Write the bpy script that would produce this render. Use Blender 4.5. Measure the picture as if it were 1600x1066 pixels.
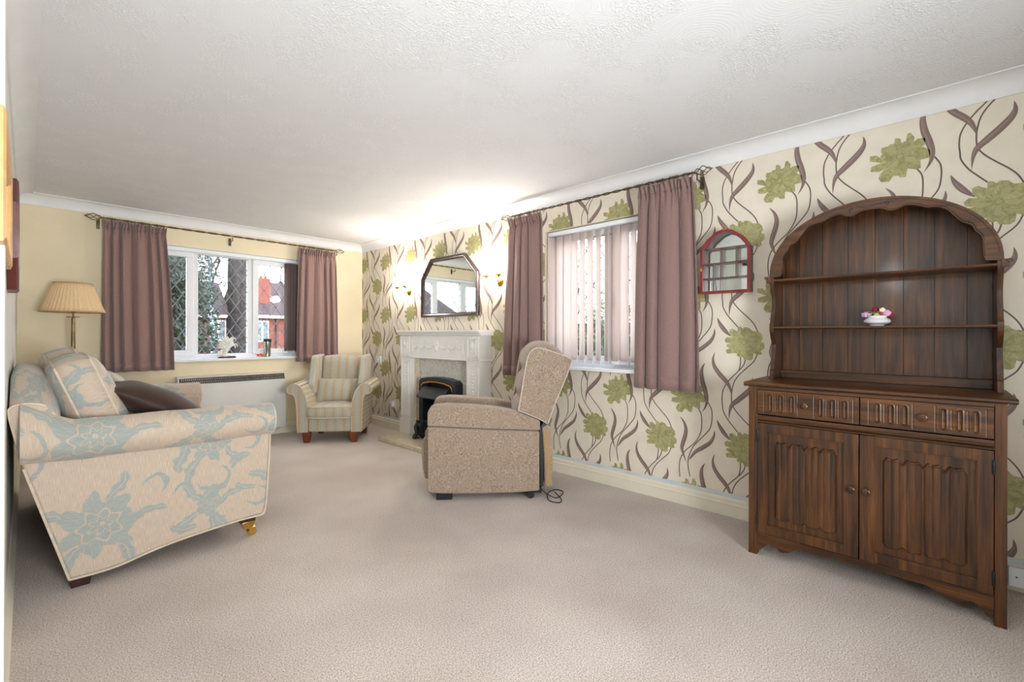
import bpy, bmesh, math, random
from mathutils import Vector, Matrix, noise
PI = math.pi
for o in list(bpy.data.objects): bpy.data.objects.remove(o, do_unlink=True)
SC = bpy.context.scene
C = SC.collection
# ------------------------------------------------------------ camera
XR, YB, XL, YN, ZC = 3.06, 5.595, -0.058, -2.3, 2.34     # right wall, window wall, left wall, rear wall, ceiling
F_PX, YAW, HY, ROLL = 705.76, 47.03, 523.95, -0.118
cd = bpy.data.cameras.new('camera'); cam = bpy.data.objects.new('camera', cd); C.objects.link(cam)
cd.sensor_width = 36; cd.lens = 36 * F_PX / 1600; cd.clip_start = 0.01; cd.clip_end = 300
cd.shift_y = -(533 - HY) / 1600
cam.matrix_world = (Matrix.Translation((0, 0, 1.15)) @ Matrix.Rotation(math.radians(-YAW), 4, 'Z') @
                    Matrix.Rotation(math.radians(90), 4, 'X') @ Matrix.Rotation(math.radians(-ROLL), 4, 'Z'))
SC.camera = cam
# ------------------------------------------------------------ sky, exposure
SC.view_settings.view_transform = 'Standard'; SC.view_settings.look = 'None'
SC.view_settings.gamma = 1; SC.view_settings.exposure = 0.2; SC.view_settings.use_curve_mapping = False
w = bpy.data.worlds.new('overcast_sky'); SC.world = w; w.use_nodes = True
nt = w.node_tree; bg = nt.nodes['Background']
tc = nt.nodes.new('ShaderNodeTexCoord'); sx = nt.nodes.new('ShaderNodeSeparateXYZ'); rp = nt.nodes.new('ShaderNodeValToRGB')
nt.links.new(tc.outputs['Generated'], sx.inputs[0]); nt.links.new(sx.outputs['Z'], rp.inputs[0])
rp.color_ramp.elements[0].color = (0.95, 0.97, 1, 1); rp.color_ramp.elements[1].color = (0.72, 0.82, 1, 1)
nt.links.new(rp.outputs[0], bg.inputs[0]); bg.inputs[1].default_value = 6

def area(name, loc, target, sx_, sy_, power, color=(1, 1, 1), portal=False):
    l = bpy.data.lights.new(name, 'AREA'); l.shape = 'RECTANGLE'; l.size = sx_; l.size_y = sy_; l.energy = power; l.color = color
    if portal: l.cycles.is_portal = True
    o = bpy.data.objects.new(name, l); C.objects.link(o); o.location = loc
    o.rotation_euler = (Vector(target) - Vector(loc)).to_track_quat('-Z', 'Z').to_euler(); return o
area('window_portal_back', (1.65, YB + .2, 1.45), (1.65, 0, 1.45), 1.3, 1.1, 10, portal=True)
area('window_portal_side', (XR + .2, 1.85, 1.45), (0, 1.85, 1.45), 1.3, 1.1, 10, portal=True)
area('photographer_flash', (0.12, 0.28, 1.74), (1.7, 2.6, 1.3), .25, .25, 8, (.95, .975, 1))
fl = area('rear_fill_light', (0.6, -1.5, 1.0), (1.4, 3.6, 1.9), .8, .8, 56, (.93, .965, 1)); fl.data.spread = math.radians(120)  # added unseen fill light behind the camera, aimed straight at the room's far end

# ------------------------------------------------------------ node helpers
def s2l(c): return tuple((x / 12.92 if x <= .04045 else ((x + .055) / 1.055) ** 2.4) for x in [v / 255 for v in c]) + (1,)
class E:                       # arithmetic on node sockets
    def __init__(s, t, v): s.t = t; s.v = v
    def op(s, o, *a):
        n = s.t.nodes.new('ShaderNodeMath'); n.operation = o
        for i, x in enumerate((s,) + a):
            x = x.v if isinstance(x, E) else x
            if isinstance(x, (int, float)): n.inputs[i].default_value = x
            else: s.t.links.new(x, n.inputs[i])
        return E(s.t, n.outputs[0])
    def __add__(s, b): return s.op('ADD', b)
    def __radd__(s, b): return s.op('ADD', b)
    def __sub__(s, b): return s.op('SUBTRACT', b)
    def __rsub__(s, b): return (s * -1) + b
    def __mul__(s, b): return s.op('MULTIPLY', b)
    def __rmul__(s, b): return s.op('MULTIPLY', b)
    def __truediv__(s, b): return s.op('DIVIDE', b)
    def mod(s, b): return s.op('FLOORED_MODULO', b)
    def abs(s): return s.op('ABSOLUTE')
    def sin(s): return s.op('SINE')
    def cos(s): return s.op('COSINE')
    def sqrt(s): return s.op('SQRT')
    def mx(s, b): return s.op('MAXIMUM', b)
    def mn(s, b): return s.op('MINIMUM', b)
    def lt(s, b, soft=.004):   # 1 where s < b, soft edged
        n = s.t.nodes.new('ShaderNodeMapRange'); n.clamp = True
        d = s - b
        s.t.links.new(d.v, n.inputs[0]); n.inputs[1].default_value = soft; n.inputs[2].default_value = -soft
        n.inputs[3].default_value = 0; n.inputs[4].default_value = 1
        return E(s.t, n.outputs[0])
def newmat(name, rough=.6, metallic=0, color=None, spec=None, coat=0):
    m = bpy.data.materials.new(name); m.use_nodes = True
    t = m.node_tree; b = t.nodes['Principled BSDF']
    b.inputs['Roughness'].default_value = rough; b.inputs['Metallic'].default_value = metallic
    if color: b.inputs['Base Color'].default_value = s2l(color)
    if spec is not None: b.inputs['Specular IOR Level'].default_value = spec
    if coat: b.inputs['Coat Weight'].default_value = coat; b.inputs['Coat Roughness'].default_value = .12
    return m, t, b
def coords(t, kind='Object', scale=(1, 1, 1), loc=(0, 0, 0)):
    c = t.nodes.new('ShaderNodeTexCoord'); mp = t.nodes.new('ShaderNodeMapping')
    mp.inputs['Scale'].default_value = scale; mp.inputs['Location'].default_value = loc
    t.links.new(c.outputs[kind], mp.inputs[0]); return mp.outputs[0]
def nz(t, vec, scale, detail=3, rough=.5, dist=0):
    n = t.nodes.new('ShaderNodeTexNoise'); n.inputs['Scale'].default_value = scale; n.inputs['Detail'].default_value = detail
    n.inputs['Roughness'].default_value = rough; n.inputs['Distortion'].default_value = dist
    t.links.new(vec, n.inputs['Vector']); return n.outputs[0]
def ramp(t, fac, stops):
    n = t.nodes.new('ShaderNodeValToRGB'); e = n.color_ramp.elements
    while len(e) < len(stops): e.new(.5)
    for k, (p, c) in enumerate(stops): e[k].position = p; e[k].color = s2l(c)
    t.links.new(fac.v if isinstance(fac, E) else fac, n.inputs[0]); return n.outputs[0]
def mixc(t, f, a, b, mode='MIX'):
    n = t.nodes.new('ShaderNodeMix'); n.data_type = 'RGBA'; n.blend_type = mode
    for i, x in ((0, f), (6, a), (7, b)):
        x = x.v if isinstance(x, E) else x
        if isinstance(x, tuple): n.inputs[i].default_value = s2l(x)
        elif isinstance(x, (int, float)): n.inputs[i].default_value = x
        else: t.links.new(x, n.inputs[i])
    return n.outputs[2]
def bump(t, b, h, strength=.3, dist=.01):
    n = t.nodes.new('ShaderNodeBump'); n.inputs['Strength'].default_value = strength; n.inputs['Distance'].default_value = dist
    t.links.new(h.v if isinstance(h, E) else h, n.inputs['Height']); t.links.new(n.outputs[0], b.inputs['Normal'])
def base(t, b, sock): t.links.new(sock, b.inputs['Base Color'])
def sep(t, vec):
    n = t.nodes.new('ShaderNodeSeparateXYZ'); t.links.new(vec, n.inputs[0]); return [E(t, n.outputs[i]) for i in range(3)]

def plain(name, color, rough=.55, var=.06, scale=6, bscale=0, bstr=.1, metallic=0, coat=0, spec=None):
    m, t, b = newmat(name, rough, metallic, color, spec, coat)
    v = coords(t); n = nz(t, v, scale, 4)
    d = tuple(int(c * (1 - var)) for c in color); l = tuple(min(255, int(c * (1 + var))) for c in color)
    base(t, b, ramp(t, n, [(.3, d), (.7, l)]))
    if bscale: bump(t, b, nz(t, v, bscale, 4), bstr, .004)
    return m
M = {}
M['cream'] = plain('cream_wall_paint', (232, 219, 188), .75, .02, 3, 120, .06)
M['leftwall'] = plain('pale_wall_paint', (226, 226, 220), .7, .02, 3, 120, .06)
M['white'] = plain('white_gloss_paint', (238, 237, 232), .35, .015, 5)
M['coving'] = plain('coving_white_paint', (230, 230, 230), .6, .015, 5)
M['ivory'] = plain('ivory_gloss_paint', (226, 220, 200), .35, .02, 5)
M['upvc'] = plain('white_window_plastic', (238, 241, 245), .25, .01, 5)
M['strip'] = plain('bare_plaster_strip', (205, 212, 212), .6, .03, 8)
M['brass'] = plain('polished_brass', (214, 176, 92), .2, .08, 30, metallic=1)
M['abrass'] = plain('antique_brass', (132, 116, 86), .45, .1, 30, metallic=1)
M['iron'] = plain('bronze_wrought_iron', (104, 92, 70), .42, .15, 60, metallic=.8)
M['black'] = plain('black_plastic', (22, 22, 24), .4, .1, 20)
M['firemetal'] = plain('matt_black_metal', (34, 38, 44), .4, .12, 40)
M['steel'] = plain('brushed_steel', (190, 188, 182), .25, .05, 40, metallic=1)
M['heater'] = plain('off_white_enamel', (214, 214, 210), .35, .02, 4)
M['grille'] = plain('dark_grille', (62, 56, 50), .6, .2, 100)
M['redwood'] = plain('red_lacquered_wood', (128, 32, 36), .3, .12, 14, coat=.3)
M['legwood'] = plain('chestnut_stained_leg', (104, 50, 26), .35, .2, 18)
M['darkleg'] = plain('dark_mahogany_leg', (52, 26, 26), .35, .2, 18)
M['pine'] = plain('light_pine', (214, 168, 106), .4, .08, 20)
M['mahog'] = plain('mahogany', (92, 40, 36), .35, .15, 18)
M['frame'] = plain('antiqued_dark_frame', (58, 46, 46), .3, .35, 40)
M['china'] = plain('white_china', (240, 240, 242), .15, .02, 10)
M['resin'] = plain('white_resin', (228, 228, 222), .45, .06, 60)
M['chairpiping'] = plain('pale_chenille_piping', (196, 182, 172), .8, .05, 40)
M['piping'] = plain('champagne_piping', (206, 192, 172), .7, .04, 40)
M['mirror'] = newmat('mirror_glass', .02, 1, (235, 240, 238))[0]
M['lead'] = plain('lead_strip', (138, 143, 148), .5, .1, 20)
def glass():
    m = bpy.data.materials.new('window_glass'); m.use_nodes = True; t = m.node_tree; t.nodes.clear()
    o = t.nodes.new('ShaderNodeOutputMaterial'); g = t.nodes.new('ShaderNodeBsdfGlossy'); tr = t.nodes.new('ShaderNodeBsdfTransparent')
    g.inputs['Roughness'].default_value = .02; tr.inputs[0].default_value = (.97, .985, .98, 1)
    mx = t.nodes.new('ShaderNodeMixShader'); mx.inputs[0].default_value = .06
    t.links.new(tr.outputs[0], mx.inputs[1]); t.links.new(g.outputs[0], mx.inputs[2]); t.links.new(mx.outputs[0], o.inputs[0]); return m
M['glass'] = glass()
def emis(name, color, st):
    m, t, b = newmat(name, .4, 0, color)
    b.inputs['Emission Color'].default_value = s2l(color); b.inputs['Emission Strength'].default_value = st; return m
M['globe'] = emis('lit_frosted_globe', (255, 246, 236), 105)

def carpet():
    m, t, b = newmat('beige_twist_carpet', .95, spec=.1); v = coords(t)
    n = nz(t, v, 190, 4, .75); big = nz(t, v, 1.6, 3)
    c = ramp(t, n, [(.36, (146, 138, 133)), (.5, (215, 206, 200)), (.64, (248, 241, 236))])
    c2 = ramp(t, big, [(.35, (236, 230, 226)), (.65, (255, 252, 248))])
    base(t, b, mixc(t, 1, c, c2, 'MULTIPLY')); bump(t, b, nz(t, v, 260, 3, .7), .6, .006); return m
M['carpet'] = carpet()
def artex():
    m, t, b = newmat('swirl_stippled_ceiling', .8, spec=.25); v = coords(t)
    vo = t.nodes.new('ShaderNodeTexVoronoi'); vo.inputs['Scale'].default_value = 3.6
    t.links.new(v, vo.inputs['Vector'])
    x, y, _ = sep(t, v); px, py, _ = sep(t, vo.outputs['Position'])
    dx = x - px; dy = y - py; r = (dx * dx + dy * dy).sqrt()
    wob = E(t, nz(t, v, 7, 3))
    rings = (r * 420 + wob * 22).sin() * .5 + .5
    patch = E(t, nz(t, v, 4.2, 2)); patch = (patch * -1).lt(-.52, .07)
    fl = E(t, nz(t, v, 120, 2, .5)); flecks = (fl * -1).lt(-.56, .05) * patch
    h = rings * .10 * (1 - patch * .6) + flecks * 1.0
    base(t, b, ramp(t, flecks, [(0, (226, 227, 228)), (1, (240, 240, 240))]))
    bump(t, b, h, .6, .005); return m
M['artex'] = artex()
def paper(name, color, flower=False):
    m, t, b = newmat(name, .55, spec=.35); v = coords(t)
    if flower:
        n = E(t, nz(t, v, 26, 4, .6, 1.6)); n2 = E(t, nz(t, v, 110, 2))
        f = n * .8 + n2 * .2
        base(t, b, ramp(t, f, [(.36, tuple(int(c * .86) for c in color)), (.5, color), (.64, tuple(int(c * 1.13) for c in color))]))
    else:
        base(t, b, ramp(t, nz(t, v, 12, 3), [(.3, tuple(int(c * .97) for c in color)), (.7, color)]))
    return m
M['paper'] = paper('cream_wallpaper', (230, 221, 204))
M['olive'] = paper('olive_flower_print', (164, 160, 112), True)
M['olive_d'] = paper('olive_petal_line_print', (152, 148, 100))
M['olive_l'] = paper('pale_olive_petal_print', (174, 169, 122))
M['plum'] = paper('plum_leaf_print', (132, 112, 105))
M['plum_l'] = paper('pale_plum_leaf_print', (150, 130, 122))
M['plum_s'] = paper('plum_stem_print', (112, 94, 88))

def damask(name='damask_fabric'):
    m, t, b = newmat(name, .6, spec=.3); uv = coords(t, 'UV')
    w1 = t.nodes.new('ShaderNodeTexNoise'); w1.inputs['Scale'].default_value = 9; w1.inputs['Detail'].default_value = 2
    t.links.new(uv, w1.inputs['Vector']); wx, wy, _ = sep(t, w1.outputs['Color'])
    w2 = t.nodes.new('ShaderNodeTexNoise'); w2.inputs['Scale'].default_value = 34; w2.inputs['Detail'].default_value = 1
    t.links.new(uv, w2.inputs['Vector']); vx, vy, _ = sep(t, w2.outputs['Color'])
    u0, v0, _ = sep(t, uv)
    u = u0 + (wx - .5) * .06 + (vx - .5) * .012; v = v0 + (wy - .5) * .06 + (vy - .5) * .012
    TX, TY = .86, .60
    def cell(cx, cy): return ((u - cx + TX / 2).mod(TX) - TX / 2, (v - cy + TY / 2).mod(TY) - TY / 2)
    def flower(x, y, s, n=7, ph=0.0):
        r = (x * x + y * y).sqrt(); a = y.op('ARCTAN2', x)
        lob = (a * n + ph).cos(); lob2 = (a * (2 * n + 1) + ph).cos()
        out = r.lt(lob * (.022 * s) + lob2 * (.008 * s) + .132 * s)
        ring = (r - (lob * (-.012 * s) + .072 * s)).abs().lt(.0042 * s, .002)
        ring2 = (r - (lob * (.01 * s) + .036 * s)).abs().lt(.003 * s, .002)
        ray = ((a * (n * 2)).sin().abs()).lt(.12, .06) * ((r * -1).lt(-.08 * s)) * .8
        dot = r.lt(.011 * s)
        return (out - ring - ring2 - ray - dot).mx(0)
    def leaf(x, y, cx, cy, L, W, deg, bend=0.0):
        ca, sa = math.cos(math.radians(deg)), math.sin(math.radians(deg))
        X = (x - cx) * ca + (y - cy) * sa; Y = (y - cy) * ca - (x - cx) * sa
        Y = Y + X * X * bend
        e = (X * X) / (L * L); wv = (1 - e).mx(0).sqrt() * (W * .95) * ((X * (9 / L)).cos() * .18 + .92)
        return ((Y.abs() - wv).lt(0, .003)) * ((1 - Y.abs().lt(.0022, .0016) * .9))
    def arc(x, y, cx, cy, R, W, lo, hi):
        X = x - cx; Y = y - cy; r = (X * X + Y * Y).sqrt(); a = Y.op('ARCTAN2', X)
        mid, half = (lo + hi) / 2, (hi - lo) / 2
        taper = (1 - (a - mid).abs() / half).mx(0)
        return (r - R).abs().lt(taper.sqrt() * W, .002) * (taper * -1).lt(-.02, .01)
    x, y = cell(-.215, .27); x2, y2 = cell(.215, .57); x3, y3 = cell(.215, .25)
    pat = flower(x, y, 1.0)
    for q in [flower(x2, y2, .62, 6, 1.0),
              leaf(x, y, .30, .24, .07, .03, 70, 3), leaf(x, y, -.29, .20, .06, .028, 20, 3), leaf(x, y, .31, -.12, .06, .026, -20, -3), leaf(x, y, .175, .02, .075, .026, 10, 3), leaf(x, y, -.165, .075, .07, .024, 150, -3), leaf(x, y, -.12, -.15, .08, .026, 60, 3),
              leaf(x, y, .10, -.165, .06, .022, -60, 3), leaf(x, y, .07, .165, .07, .022, 65, -4),
              leaf(x2, y2, -.12, .02, .06, .024, 170, 3), leaf(x2, y2, .10, .07, .07, .024, 40, 3),
              leaf(x2, y2, .12, -.08, .065, .022, -40, -3), leaf(x2, y2, -.09, -.13, .075, .026, 70, 4), leaf(x2, y2, .02, .15, .07, .024, 100, 3),
              leaf(x2, y2, .02, -.25, .06, .028, 20, 3), leaf(x2, y2, .16, -.27, .055, .022, -30, -4),
              flower(x3, y3, .42, 5, .5), leaf(x3, y3, .10, .03, .06, .024, 20, 3), leaf(x3, y3, -.08, .08, .06, .024, 130, 3), leaf(x3, y3, .05, -.10, .06, .024, -60, 3), leaf(x3, y3, -.10, -.06, .055, .022, 30, -4), arc(x2, y2, .02, -.18, .065, .012, -2.9, 1.2), arc(x2, y2, -.11, -.24, .05, .011, -.4, 2.9),
              arc(x, y, -.20, -.03, .05, .011, -2.8, 1.6), arc(x2, y2, .19, .0, .05, .011, -2.0, 2.2), arc(x, y, .2, .13, .045, .011, -1, 2.9)]:
        pat = pat.mx(q)
    warp = E(t, nz(t, coords(t, 'UV', (900, 25, 1)), 1, 2)); weft = E(t, nz(t, coords(t, 'UV', (25, 900, 1)), 1, 2))
    ground = ramp(t, warp, [(.3, (172, 154, 136)), (.55, (194, 176, 157)), (.7, (208, 192, 174))])
    motif = ramp(t, weft, [(.3, (136, 147, 144)), (.55, (154, 163, 158)), (.7, (174, 180, 172))])
    base(t, b, mixc(t, pat * .92, ground, motif))
    r = ramp(t, pat, [(0, (190, 190, 190)), (1, (225, 225, 225))]); t.links.new(r, b.inputs['Roughness'])
    b.inputs['Sheen Weight'].default_value = .25
    bump(t, b, pat * .6 + warp * .4, .35, .002); return m
M['damask'] = damask()
def stripes():
    m, t, b = newmat('striped_chenille', .75, spec=.2); uv = coords(t, 'UV'); u, v, _ = sep(t, uv)
    P = .092; p = u.mod(P) / P
    n = E(t, nz(t, uv, 70, 3))
    warp = E(t, nz(t, coords(t, 'UV', (700, 60, 1)), 1, 2))
    tan = (p - .3).abs().lt(.15, .015) ; thin = (p - .78).abs().lt(.05, .012)
    g = ramp(t, warp, [(.3, (158, 158, 146)), (.7, (188, 188, 174))]); tn = ramp(t, warp, [(.3, (168, 140, 108)), (.7, (198, 174, 142))])
    th = ramp(t, warp, [(.3, (176, 160, 134)), (.7, (208, 194, 168))])
    c = mixc(t, tan, g, tn); c = mixc(t, thin, c, th); base(t, b, c); b.inputs['Sheen Weight'].default_value = .3
    bump(t, b, n, .2, .003); return m
M['stripe'] = stripes()
def pinstripe():
    m, t, b = newmat('ribbed_side_fabric', .75, spec=.2); uv = coords(t, 'UV'); u, v, _ = sep(t, uv)
    p = (u.mod(.038)) / .038; d = ((p - .5).abs() + ((v * 130).sin() * .06)).lt(.11, .03)
    warp = E(t, nz(t, coords(t, 'UV', (60, 500, 1)), 1, 2))
    base(t, b, mixc(t, d, ramp(t, warp, [(.3, (190, 180, 156)), (.7, (216, 208, 186))]), (104, 96, 88))); return m
M['pin'] = pinstripe()
def chenille():
    m, t, b = newmat('starburst_chenille', .85, spec=.15); uv = coords(t, 'UV')
    vo = t.nodes.new('ShaderNodeTexVoronoi'); vo.voronoi_dimensions = '2D'; vo.inputs['Scale'].default_value = 9
    t.links.new(uv, vo.inputs['Vector']); u, v, _ = sep(t, uv); px, py, _ = sep(t, vo.outputs['Position'])
    dx = u - px; dy = v - py; a = dy.op('ARCTAN2', dx); r = (dx * dx + dy * dy).sqrt()
    cb = t.nodes.new('ShaderNodeCombineXYZ')
    for i_, q in enumerate((a * 20, r * 60, px * 31 + py * 17)): t.links.new(q.v, cb.inputs[i_])
    dash = E(t, nz(t, cb.outputs[0], 1, 2, .5)); brk = E(t, nz(t, coords(t, 'UV', (90, 330, 1)), 1, 2, .5))
    k = r.lt(.018, .016); fine = E(t, nz(t, uv, 420, 2, .6))
    f = (dash * (1 - k) + brk * k) * .60 + fine * .40
    base(t, b, ramp(t, f, [(.36, (100, 84, 71)), (.49, (150, 131, 113)), (.62, (188, 170, 151))]))
    b.inputs['Sheen Weight'].default_value = .35
    bump(t, b, f, .5, .004); return m
M['chenille'] = chenille()
def linen(name, c, sheen=.3, rough=.8):
    m, t, b = newmat(name, rough, spec=.2); v = coords(t, 'UV')
    a = E(t, nz(t, coords(t, 'UV', (700, 60, 1)), 1, 2)); d = E(t, nz(t, coords(t, 'UV', (40, 800, 1)), 1, 2))
    base(t, b, ramp(t, a * .5 + d * .5, [(.35, tuple(int(x * .9) for x in c)), (.65, tuple(min(255, int(x * 1.08)) for x in c))]))
    b.inputs['Sheen Weight'].default_value = sheen; bump(t, b, a * .5 + d * .5, .15, .002); return m
M['curtain'] = linen('mauve_brown_linen', (142, 115, 110))
M['satin'] = linen('brown_satin', (60, 41, 33), .1, .48)
M['shade'] = linen('pleated_shade_fabric', (230, 200, 158), .1)
M['shadetrim'] = linen('shade_trim', (196, 160, 112), .1)
M['hessian'] = linen('tan_backing_cloth', (164, 134, 96))
def slatmat(name, c):
    m, t, b = newmat(name, .7, 0, c, .2); b.inputs['Subsurface Weight'].default_value = 0
    tr = t.nodes.new('ShaderNodeBsdfTranslucent'); tr.inputs[0].default_value = s2l(c)
    mx = t.nodes.new('ShaderNodeMixShader'); mx.inputs[0].default_value = .6
    o = t.nodes['Material Output']; t.links.new(b.outputs[0], mx.inputs[1]); t.links.new(tr.outputs[0], mx.inputs[2]); t.links.new(mx.outputs[0], o.inputs[0]); return m
M['slat'] = slatmat('peach_blind_fabric', (250, 240, 236)); M['slat_m'] = slatmat('mauve_blind_fabric', (168, 150, 146))
def oak(name, axis):
    m, t, b = newmat(name, .36, spec=.45, coat=.15)
    sc = {'x': (2.2, 40, 40), 'y': (40, 2.2, 40), 'z': (40, 40, 2.2)}[axis]
    v = coords(t, 'Object', sc); n = E(t, nz(t, v, 1, 5, .6, .6))
    sc2 = {'x': (8, 260, 260), 'y': (260, 8, 260), 'z': (260, 260, 8)}[axis]
    f = E(t, nz(t, coords(t, 'Object', sc2), 1, 2)); big = E(t, nz(t, coords(t), 2.2, 2))
    k = n * .6 + f * .2 + big * .2
    base(t, b, ramp(t, k, [(.30, (26, 14, 6)), (.44, (54, 31, 13)), (.56, (88, 52, 20)), (.72, (126, 80, 32))]))
    bump(t, b, f * .6 + n * .4, .25, .001); return m
M['oakz'] = oak('dark_oak_upright_grain', 'z'); M['oaky'] = oak('dark_oak_long_grain', 'y')
def marble():
    m, t, b = newmat('cream_marble', .12, spec=.5); v = coords(t)
    n = E(t, nz(t, v, 7, 6, .65, 1.8))
    base(t, b, ramp(t, n, [(.3, (196, 180, 148)), (.5, (224, 214, 190)), (.56, (206, 190, 158)), (.7, (232, 224, 206))])); return m
M['marble'] = marble()
def gmarble():
    m, t, b = newmat('grey_marble', .2, spec=.5); v = coords(t)
    n = E(t, nz(t, v, 16, 6, .65, 2.2))
    base(t, b, ramp(t, n, [(.3, (176, 172, 162)), (.5, (206, 202, 192)), (.7, (222, 220, 212))])); return m
M['gmarble'] = gmarble()
def brick(name, c1, c2, mortar, sc, axis=(1, 0, 2)):
    m, t, b = newmat(name, .85); x = sep(t, coords(t)); cb = t.nodes.new('ShaderNodeCombineXYZ')
    t.links.new(x[axis[0]].v, cb.inputs[0]); t.links.new(x[axis[2]].v, cb.inputs[1])
    br = t.nodes.new('ShaderNodeTexBrick'); br.inputs['Scale'].default_value = sc
    br.inputs['Color1'].default_value = s2l(c1); br.inputs['Color2'].default_value = s2l(c2); br.inputs['Mortar'].default_value = s2l(mortar)
    t.links.new(cb.outputs[0], br.inputs['Vector']); base(t, b, br.outputs[0]); return m
M['brick'] = brick('red_brick', (148, 72, 60), (130, 62, 52), (150, 112, 102), 3.2, (0, 0, 2))
M['tile'] = brick('red_brown_roof_tiles', (84, 66, 68), (70, 54, 56), (44, 36, 38), 2.6, (0, 0, 2))
M['bark'] = plain('furrowed_bark', (62, 56, 56), .95, .45, 22, 40, 1)
M['birch'] = plain('birch_bark', (140, 152, 166), .8, .5, 14)
M['twig'] = plain('twig_bark', (64, 56, 54), .9, .3, 10)
M['leafd'] = plain('dark_evergreen_leaf', (40, 54, 40), .5, .35, 3)
M['leafm'] = plain('hedge_leaf', (62, 86, 46), .5, .3, 3)
M['conifer'] = plain('conifer_needles', (48, 76, 62), .7, .3, 2)
M['grass'] = plain('grass', (76, 92, 56), .9, .2, 2)

# ------------------------------------------------------------ mesh helpers
ORG = {}
class MB:
    def __init__(s): s.bm = bmesh.new(); s.uv = s.bm.loops.layers.uv.new('UVMap'); s.fl = s.bm.faces.layers.int.new('hasuv'); s.m = 0; s.T = Matrix()
    def face(s, vs, uvs=None):
        try: f = s.bm.faces.new(vs)
        except ValueError: return None
        f.material_index = s.m
        if uvs:
            for l, q in zip(f.loops, uvs): l[s.uv].uv = q
            f[s.fl] = 1
        return f
    def v(s, p): return s.bm.verts.new(s.T @ Vector(p))
    def box(s, x0, x1, y0, y1, z0, z1):
        V = [s.v((x, y, z)) for x in (x0, x1) for y in (y0, y1) for z in (z0, z1)]
        for q in ((0, 1, 3, 2), (4, 6, 7, 5), (0, 4, 5, 1), (2, 3, 7, 6), (0, 2, 6, 4), (1, 5, 7, 3)): s.face([V[i] for i in q])
        return s
    def taper(s, c, w0, d0, w1, d1, z0, z1):        # four sided tapered block centred at c
        V = []
        for z, w_, d_ in ((z0, w0, d0), (z1, w1, d1)):
            V += [s.v((c[0] + a * w_ / 2, c[1] + b_ * d_ / 2, z)) for a, b_ in ((-1, -1), (1, -1), (1, 1), (-1, 1))]
        s.face(V[:4][::-1]); s.face(V[4:])
        for i in range(4): j = (i + 1) % 4; s.face([V[i], V[j], V[4 + j], V[4 + i]])
        return s
    def tube(s, pts, r, n=8, cap=True, closed=False):
        pts = [Vector(p) for p in pts]; N = len(pts); rs = r if isinstance(r, (list, tuple)) else [r] * N
        rings = []; up = None; L = 0
        for i, p in enumerate(pts):
            a = pts[i - 1] if (i > 0 or closed) else p; b = pts[(i + 1) % N] if (i < N - 1 or closed) else p
            d = (b - a).normalized()
            if up is None: up = d.orthogonal().normalized()
            up = (up - d * up.dot(d))
            up = up.normalized() if up.length > 1e-6 else d.orthogonal().normalized()
            q = d.cross(up)
            rings.append([s.v(p + (up * math.cos(2 * PI * k / n) + q * math.sin(2 * PI * k / n)) * rs[i]) for k in range(n)])
        for i in range(N if closed else N - 1):
            A, B = rings[i], rings[(i + 1) % N]
            for k in range(n): s.face([A[k], A[(k + 1) % n], B[(k + 1) % n], B[k]])
        if cap and not closed: s.face(rings[0][::-1]); s.face(rings[-1])
        return s
    def lathe(s, prof, c=(0, 0, 0), n=24, fn=None):
        rings = []
        for r, z in prof:
            if r < 1e-5: rings.append([s.v((c[0], c[1], c[2] + z))])
            else: rings.append([s.v((c[0] + r * (fn(k / n, z) if fn else 1) * math.cos(2 * PI * k / n), c[1] + r * (fn(k / n, z) if fn else 1) * math.sin(2 * PI * k / n), c[2] + z)) for k in range(n)])
        for i in range(len(rings) - 1):
            A, B = rings[i], rings[i + 1]
            for k in range(n):
                k2 = (k + 1) % n
                if len(A) == 1 and len(B) == 1: continue
                if len(A) == 1: s.face([A[0], B[k2], B[k]])
                elif len(B) == 1: s.face([A[k], A[k2], B[0]])
                else: s.face([A[k], A[k2], B[k2], B[k]])
        return s
    def prism(s, poly, ax, a0, a1):                 # poly in the two other axes, extruded along ax
        def P(q, a): return {'x': (a, q[0], q[1]), 'y': (q[0], a, q[1]), 'z': (q[0], q[1], a)}[ax]
        A = [s.v(P(q, a0)) for q in poly]; B = [s.v(P(q, a1)) for q in poly]; n = len(poly)
        s.face(A[::-1]); s.face(B)
        for i in range(n): j = (i + 1) % n; s.face([A[i], A[j], B[j], B[i]])
        return s
    def grid(s, fn, nu, nv, cu=False, cv=False, uvf=None):
        V = [[s.v(fn(i / nu, j / nv)) for j in range(nv + (0 if cv else 1))] for i in range(nu + (0 if cu else 1))]
        for i in range(nu):
            for j in range(nv):
                i2, j2 = (i + 1) % len(V), (j + 1) % len(V[0])
                q = [V[i][j], V[i2][j], V[i2][j2], V[i][j2]]
                if len(set(q)) < 4: continue
                s.face(q, [uvf(a / nu, b / nv) for a, b in ((i, j), (i + 1, j), (i + 1, j + 1), (i, j + 1))] if uvf else None)
        return s
    def ball(s, c, rx, ry, rz, n=16, m=10, bump_=0, seed=0):
        def f(u, v):
            a = 2 * PI * u; b = PI * (v - .5); d = Vector((math.cos(a) * math.cos(b), math.sin(a) * math.cos(b), math.sin(b)))
            k = 1 + (bump_ * noise.noise(d * 2.5 + Vector((seed, 0, 0))) if bump_ else 0)
            return (c[0] + rx * d.x * k, c[1] + ry * d.y * k, c[2] + rz * d.z * k)
        return s.grid(f, n, m, cu=True)
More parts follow.
